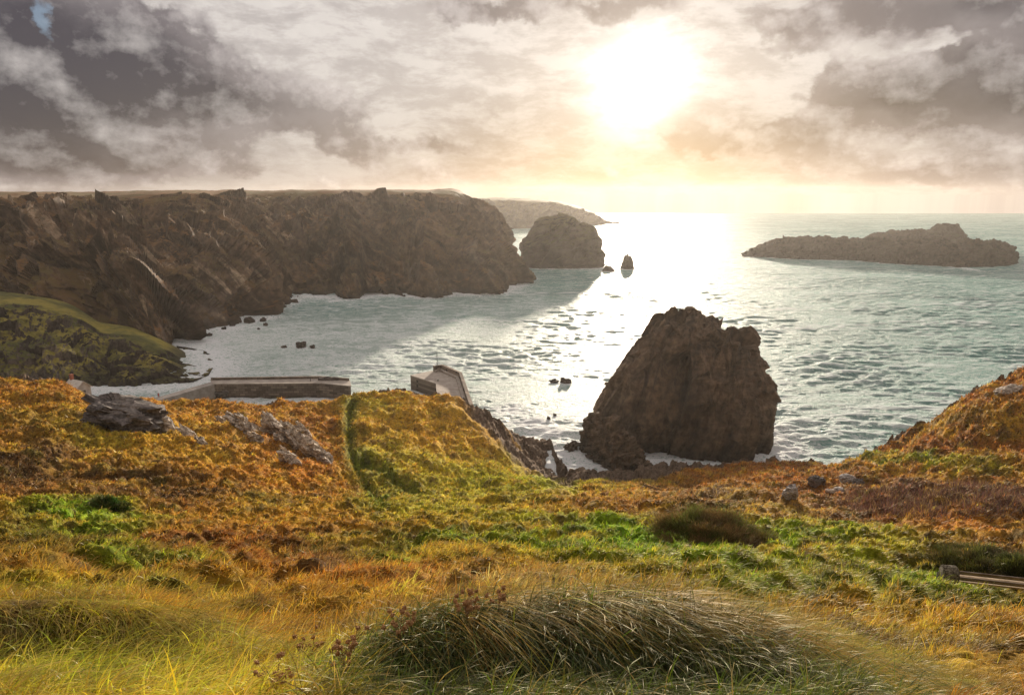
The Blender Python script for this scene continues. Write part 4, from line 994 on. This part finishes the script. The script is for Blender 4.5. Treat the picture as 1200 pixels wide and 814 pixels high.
def jitter_col(c, k, s=.25):
    v = RNG.uniform(1-s, 1+s, (k, 1)); h = RNG.normal(0, .06, (k, 3)); return np.clip(c*v*(1+h), .004, .8)
def pick(n_, cond, tset=None):
    """random points on the visible land, even in picture area"""
    r = RNG.uniform(0, NR-1.001, n_*2); c = RNG.uniform(0, NC-1.001, n_*2)
    i = r.astype(int); j = c.astype(int); fr = (r-i)[:, None]; fc = (c-j)[:, None]
    P = LPd[i, j]*(1-fr)*(1-fc)+LPd[i+1, j]*fr*(1-fc)+LPd[i, j+1]*(1-fr)*fc+LPd[i+1, j+1]*fr*fc
    col = zcol.reshape(NR, NC, 3)[i, j]; px = PX2[i, j]; py = PY2[i, j]; t = tt[i, j]
    m = cond(px, py, t, P)
    return P[m].astype(np.float64), col[m], px[m], py[m], t[m]
def tufted(P, col, nb, L, W, spread, lean_dir, lean_amt, seg, droop, straw=.15, cs=.25):
    k = len(P); idx = np.repeat(np.arange(k), nb); N_ = len(idx)
    ang = RNG.uniform(0, 2*math.pi, N_); rad = np.sqrt(RNG.uniform(0, 1, N_))*np.repeat(spread, nb)
    off = np.stack([np.cos(ang)*rad, np.sin(ang)*rad, np.zeros(N_)], -1)
    out_ = off/(np.repeat(spread, nb)[:, None]+1e-6)
    ln = np.array([0, 0, 1.0])+out_*0.65+lean_dir*lean_amt+RNG.normal(0, .22, (N_, 3)); ln[:, 2] = np.abs(ln[:, 2])+.15
    ln /= np.linalg.norm(ln, axis=1, keepdims=True)
    Ls = np.repeat(L, nb)*RNG.uniform(.55, 1.25, N_); Ws = np.repeat(W, nb)*RNG.uniform(.6, 1.3, N_)
    pv = pn(P, 1.1, 210.)*.75+pn(P, 3.1, 220.)*.5; tb = np.exp(RNG.normal(0, .38, k)+pv); tc = np.clip(col*tb[:, None]*(1+RNG.normal(0, .10, (k, 3))), .004, .8)
    cc = jitter_col(tc[idx], N_, cs)
    st = RNG.uniform(0, 1, N_) < straw; cc[st] = cc[st]*.35+np.array(K['straw'])*.65*RNG.uniform(.7, 1.1, (st.sum(), 1))
    off[:, 2] -= .02
    return blades(P[idx]+off, ln, Ls, Ws, cc, seg, droop)
WIND = np.array([.55, -.25, 0.0])
parts = []
# mid and far slopes: short tufts
P, col, px, py, t = pick(115000, lambda px, py, t, P: (t > 6.6) & (t < 14.05) & (px > -60) & (px < 1260))
rk = seg_d(px, py, ROCKL) < 12
keep = ~rk; P, col, px, py, t = P[keep], col[keep], px[keep], py[keep], t[keep]
dd = P[:, 1]
Lm = np.clip(0.10+dd*0.0045, .12, .62); Wm = np.clip(dd*0.0010, .012, .11)
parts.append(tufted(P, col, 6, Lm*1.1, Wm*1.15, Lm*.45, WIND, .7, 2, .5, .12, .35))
blade_obj('grass', parts, 'rough orange and green grass covering the slopes below the viewpoint')
# middle foreground 5-20 m : denser
parts = []
P, col, px, py, t = pick(130000, lambda px, py, t, P: (t > 4.3) & (t <= 7.5) & (px > -60) & (px < 1260))
dd = P[:, 1]; Lm = np.clip(0.15+dd*0.005, .14, .28)*np.where(RNG.uniform(0, 1, len(dd)) < .1, 1.7, 1.0)
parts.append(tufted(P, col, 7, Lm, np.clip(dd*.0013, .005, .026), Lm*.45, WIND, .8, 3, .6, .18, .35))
blade_obj('grass', parts, 'shaggy golden grass just beyond the foreground mounds')
# close foreground
parts = []
def near_patch(n_, cond, Lr, wr, nb, wind, amt, droop, colf=None, straw=.2, seg=5, spread=.06, cs=.3):
    P, col, px, py, t = pick(n_, cond)
    if colf is not None: col = colf(P, col, px, py)
    k = len(P); L = RNG.uniform(*Lr, k); W_ = RNG.uniform(*wr, k)
    parts.append(tufted(P, col, nb, L, W_, np.full(k, spread), np.array(wind), amt, seg, droop, straw, cs))
mound = lambda px: smooth(px, 385, 440)*smooth(px, 1060, 1000)
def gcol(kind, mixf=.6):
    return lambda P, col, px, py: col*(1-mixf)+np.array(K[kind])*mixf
# mound: face turned to the camera, its shade painted into dark green blades
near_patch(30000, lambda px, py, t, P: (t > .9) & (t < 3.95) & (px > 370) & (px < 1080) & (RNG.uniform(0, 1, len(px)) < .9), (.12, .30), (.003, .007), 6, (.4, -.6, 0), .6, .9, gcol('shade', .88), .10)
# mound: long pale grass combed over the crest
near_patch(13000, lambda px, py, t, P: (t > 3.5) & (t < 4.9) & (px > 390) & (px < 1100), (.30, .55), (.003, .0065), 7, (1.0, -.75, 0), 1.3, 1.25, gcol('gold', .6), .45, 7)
# left mound and low ground
near_patch(17000, lambda px, py, t, P: (t > .9) & (t < 3.9) & (px < 420) & (px > -80), (.14, .36), (.004, .009), 6, (.7, -.3, 0), .7, .8, lambda P, col, px, py: col*.4+(np.array(K['ygreen'])*.35+np.array(K['green'])*.25)*(0.55+0.9*smooth(pn(P, 1.7, 8.), -.4, .4))[:, None], .2)
near_patch(11000, lambda px, py, t, P: (t > 3.5) & (t < 4.8) & (px < 400) & (px > -80), (.26, .50), (.0035, .007), 7, (.9, -.7, 0), 1.2, 1.2, gcol('ygreen', .3), .4, 7)
near_patch(9000, lambda px, py, t, P: (t > 1.2) & (t < 4.6) & (px > 1000) & (px < 1280), (.10, .24), (.003, .006), 6, (.7, -.3, 0), .7, .8, None, .2)
# a few long bright blades on the mound's face
near_patch(1500, lambda px, py, t, P: (t > 1.9) & (t < 3.6) & (px > 440) & (px < 980), (.22, .36), (.005, .009), 4, (.5, -.4, .2), .5, .9, gcol('green', .8), .0, 7)
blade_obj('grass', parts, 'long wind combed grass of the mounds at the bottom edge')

# ------------------------------------------------------------------ shrubs and weeds
def bush(px, py, wpx, hpx, col, name, label, nl=9000, tmin=5, leaf=.06, m='twig', dpt=.7, cat='bush', group=None, flat_top=1.0, w_=.012):
    P = ground_at(px, py, tmin); sc = P[1]/F; rx = wpx*sc/2; rz = hpx*sc*1.05; ry = rx*dpt
    root = empty(name, tuple(P), label, cat, group)
    def trunk(bm):
        rr = random.Random(px)
        for i in range(14):
            a = rr.uniform(0, 6.28); q = rr.uniform(.2, .85); b = (math.cos(a)*rx*q, math.sin(a)*ry*q, rz*(1-q*q*.6)*.8)
            mid = (b[0]*.35, b[1]*.35, b[2]*.5); tube(bm, (b[0]*.08, b[1]*.08, -.1), mid, .035*rz, 6, .022*rz); tube(bm, mid, b, .022*rz, 6, .006*rz)
    bm_obj('stem', trunk, M['old_timber'], root)
    # leaf and twig clumps on an uneven dome
    nc_ = 90; th = RNG.uniform(0, 2*math.pi, nc_); ph = np.arccos(RNG.uniform(0, 1, nc_)); rr = RNG.uniform(.5, 1.08, nc_)
    cc = np.stack([np.sin(ph)*np.cos(th)*rx*rr, np.sin(ph)*np.sin(th)*ry*rr, np.cos(ph)**flat_top*rz*rr*.85], -1)
    ci = RNG.integers(0, nc_, nl); cs_ = rz*.14
    Pl = cc[ci]+RNG.normal(0, 1, (nl, 3))*cs_*np.array([1.2*rx/max(rz, .1)*.6+.4, 1, .7]); Pl[:, 2] = np.abs(Pl[:, 2])
    dv = Pl/np.array([rx, ry, rz]); dv[:, 2] += 1.3; dv += RNG.normal(0, .5, (nl, 3)); dv /= np.linalg.norm(dv, axis=1, keepdims=True)
    bri = RNG.uniform(.45, 1.8, nc_)[ci][:, None]
    mixc = (RNG.uniform(0, 1, nc_) < .45)[ci][:, None]; c_ = jitter_col((np.array(col)*(1-mixc)+np.array([.13, .15, .04])*mixc)*bri, nl, .3)
    part = blades(Pl, dv, RNG.uniform(.6, 1.5, nl)*leaf*rz, RNG.uniform(.6, 1.3, nl)*w_*rz, c_, 2, .15)
    blade_obj('foliage', [part], None, None, None, m, root)
    return root
bush(820, 632, 130, 36, (.24, .16, .07), 'bush', 'large domed leafless brown bush right of centre', 42000, 7, .13, w_=.016, dpt=.6, flat_top=.6)
bush(880, 634, 70, 22, (.17, .14, .05), 'bush', 'lower olive bush against the right flank of the domed bush', 14000, 7, .15, w_=.02)
bush(121, 592, 30, 14, (.04, .11, .02), 'gorse_bush', 'small vivid dark green bush standing alone on the left slope', 4000, 7, .3, w_=.08)
bush(142, 597, 26, 9, (.04, .10, .02), 'gorse_bush', 'low green sprig right of the small vivid bush', 1800, 7, .4, w_=.12)
bush(1148, 662, 125, 19, (.09, .085, .035), 'bramble', 'dark bramble hummock behind the bench', 9000, 6, .3, w_=.04)
bush(1196, 670, 56, 24, (.07, .085, .03), 'bramble', 'dark green bramble behind the bench at the right edge', 6000, 6, .25, w_=.04)
P, col, px, py, t = pick(150000, lambda px, py, t, P: (t > 6.5) & (t < 13.5) & (px > -60) & (px < 1260))
q = (col.sum(1) < .24) & (RNG.uniform(0, 1, len(P)) < .8); P, col = P[q], col[q]; dq = P[:, 1]
blade_obj('heather', [tufted(P, col*.8, 9, np.clip(dq*.008, .25, .75), np.clip(dq*.0009, .012, .07), np.clip(dq*.006, .2, .5), WIND, .2, 2, .1, .03, .4)], 'dark woody heather and gorse scattered over the slopes', 'heather', m='twig')
# scrub thicket on the right bank: one mass
P, col, px, py, t = pick(60000, lambda px, py, t, P: (t > 9.6) & (t < 13) & (np.hypot((px-1110)/125, (py-590)/20) < 1.0))
col = np.tile(np.array([.13, .07, .055]), (len(P), 1))
blade_obj('scrub', [tufted(P, col, 8, np.full(len(P), 1.0), np.full(len(P), .05), np.full(len(P), .5), WIND, .25, 2, .15, .08, .35)], 'purple brown leafless scrub thicket on the right bank', 'scrub', m='twig')

# dead flower stalks in the foreground
def weed(px, py, tmin, tmax, H, nst, col, label, seed, group):
    m_ = (np.abs(PX2-px) < 6) & (np.abs(PY2-py) < 8) & (tt > tmin) & (tt < tmax)
    P = LPd[m_][0].astype(float) if m_.any() else ground_at(px, py)
    root = empty('dead_weed', tuple(P), label, 'weed', group); rr = random.Random(seed); tips = []
    for s_ in range(nst):
        a = rr.uniform(0, 6.28); le = rr.uniform(.05, .35); h = H*rr.uniform(.65, 1.0)
        pts = [(0, 0, -.03)]+[(math.cos(a)*le*h*(k/4)**1.5, math.sin(a)*le*h*(k/4)**1.5, h*k/4) for k in range(1, 5)]
        def f(bm):
            for i in range(4): tube(bm, pts[i], pts[i+1], .0032*(1-i*.15), 6, .0032*(1-(i+1)*.15))
            for i in (2, 3):
                for _ in range(2):
                    b = rr.uniform(0, 6.28); q = (pts[i][0]+math.cos(b)*.07, pts[i][1]+math.sin(b)*.07, pts[i][2]+.06*rr.uniform(.6, 1.4)); tube(bm, pts[i], q, .0018, 5, .001); tips.append(q)
        bm_obj('stalk', f, M['weed_stem'], root, True); tips.append(pts[-1])
    for tp in tips:
        def hd2(bm):
            import bmesh
            from mathutils import Matrix
            for _ in range(26):
                v = Vector((rr.uniform(-.010, .010), rr.uniform(-.010, .010), rr.uniform(-.009, .009)))*(0 if _ == 0 else 1)
                bmesh.ops.create_icosphere(bm, subdivisions=1, radius=.009 if _ == 0 else rr.uniform(.003, .006), matrix=Matrix.Translation(Vector(tp)+v) @ Matrix.Diagonal((1, 1, rr.uniform(.7, 1.6), 1)))
        bm_obj('seed_head', hd2, M['seed'], root)
M['weed_stem'] = plain('dry_stem', (.20, .11, .05), (.32, .18, .08), 40, .8, .002)
M['seed'] = plain('rusty_seed_head', (.30, .15, .06), (.46, .26, .11), 60, .9, .004)
gW = 'dead rust brown weeds along the foreground mounds'
weed(412, 790, 3.0, 4.2, .30, 4, None, 'tall dead weed with rust seed heads left of the grassy mound', 1, gW)
weed(462, 752, 3.0, 4.2, .26, 3, None, 'dead weed leaning over the left end of the mound', 2, gW)
weed(372, 770, 2.9, 4.4, .22, 3, None, 'short dead weed between the two foreground mounds', 3, gW)
weed(545, 722, 3.3, 4.2, .16, 4, None, 'low dead weed on the mound crest', 4, gW)
weed(330, 812, 1.6, 3.2, .14, 3, None, 'small dead weed at the bottom edge', 5, gW)
weed(590, 712, 3.4, 4.2, .18, 2, None, 'thin pale weed standing on the middle of the mound crest', 6, gW)

# ------------------------------------------------------------------ air
m, n = mat('haze_air')
v = n.node('ShaderNodeVolumePrincipled'); v.inputs['Color'].default_value = (1.0, 0.93, 0.86, 1); v.inputs['Density'].default_value = 0.000065; v.inputs['Anisotropy'].default_value = 0.55
o = n.node('ShaderNodeOutputMaterial'); n.l.new(v.outputs[0], o.inputs['Volume']); M['haze'] = m
Vh = np.array([[x, y, z] for z in (-9.0, 96.0) for (x, y) in ((-8800, -70), (9300, -70), (9300, 2700), (-8800, 2700))], float)
me = np_mesh('haze', Vh, np.array([[0, 3, 2, 1], [4, 5, 6, 7], [0, 1, 5, 4], [1, 2, 6, 5], [2, 3, 7, 6], [3, 0, 4, 7]]), smooth_=False)
tag(obj('haze', me, M['haze']), 'thin warm sea haze over the whole bay', 'haze', kind='stuff')
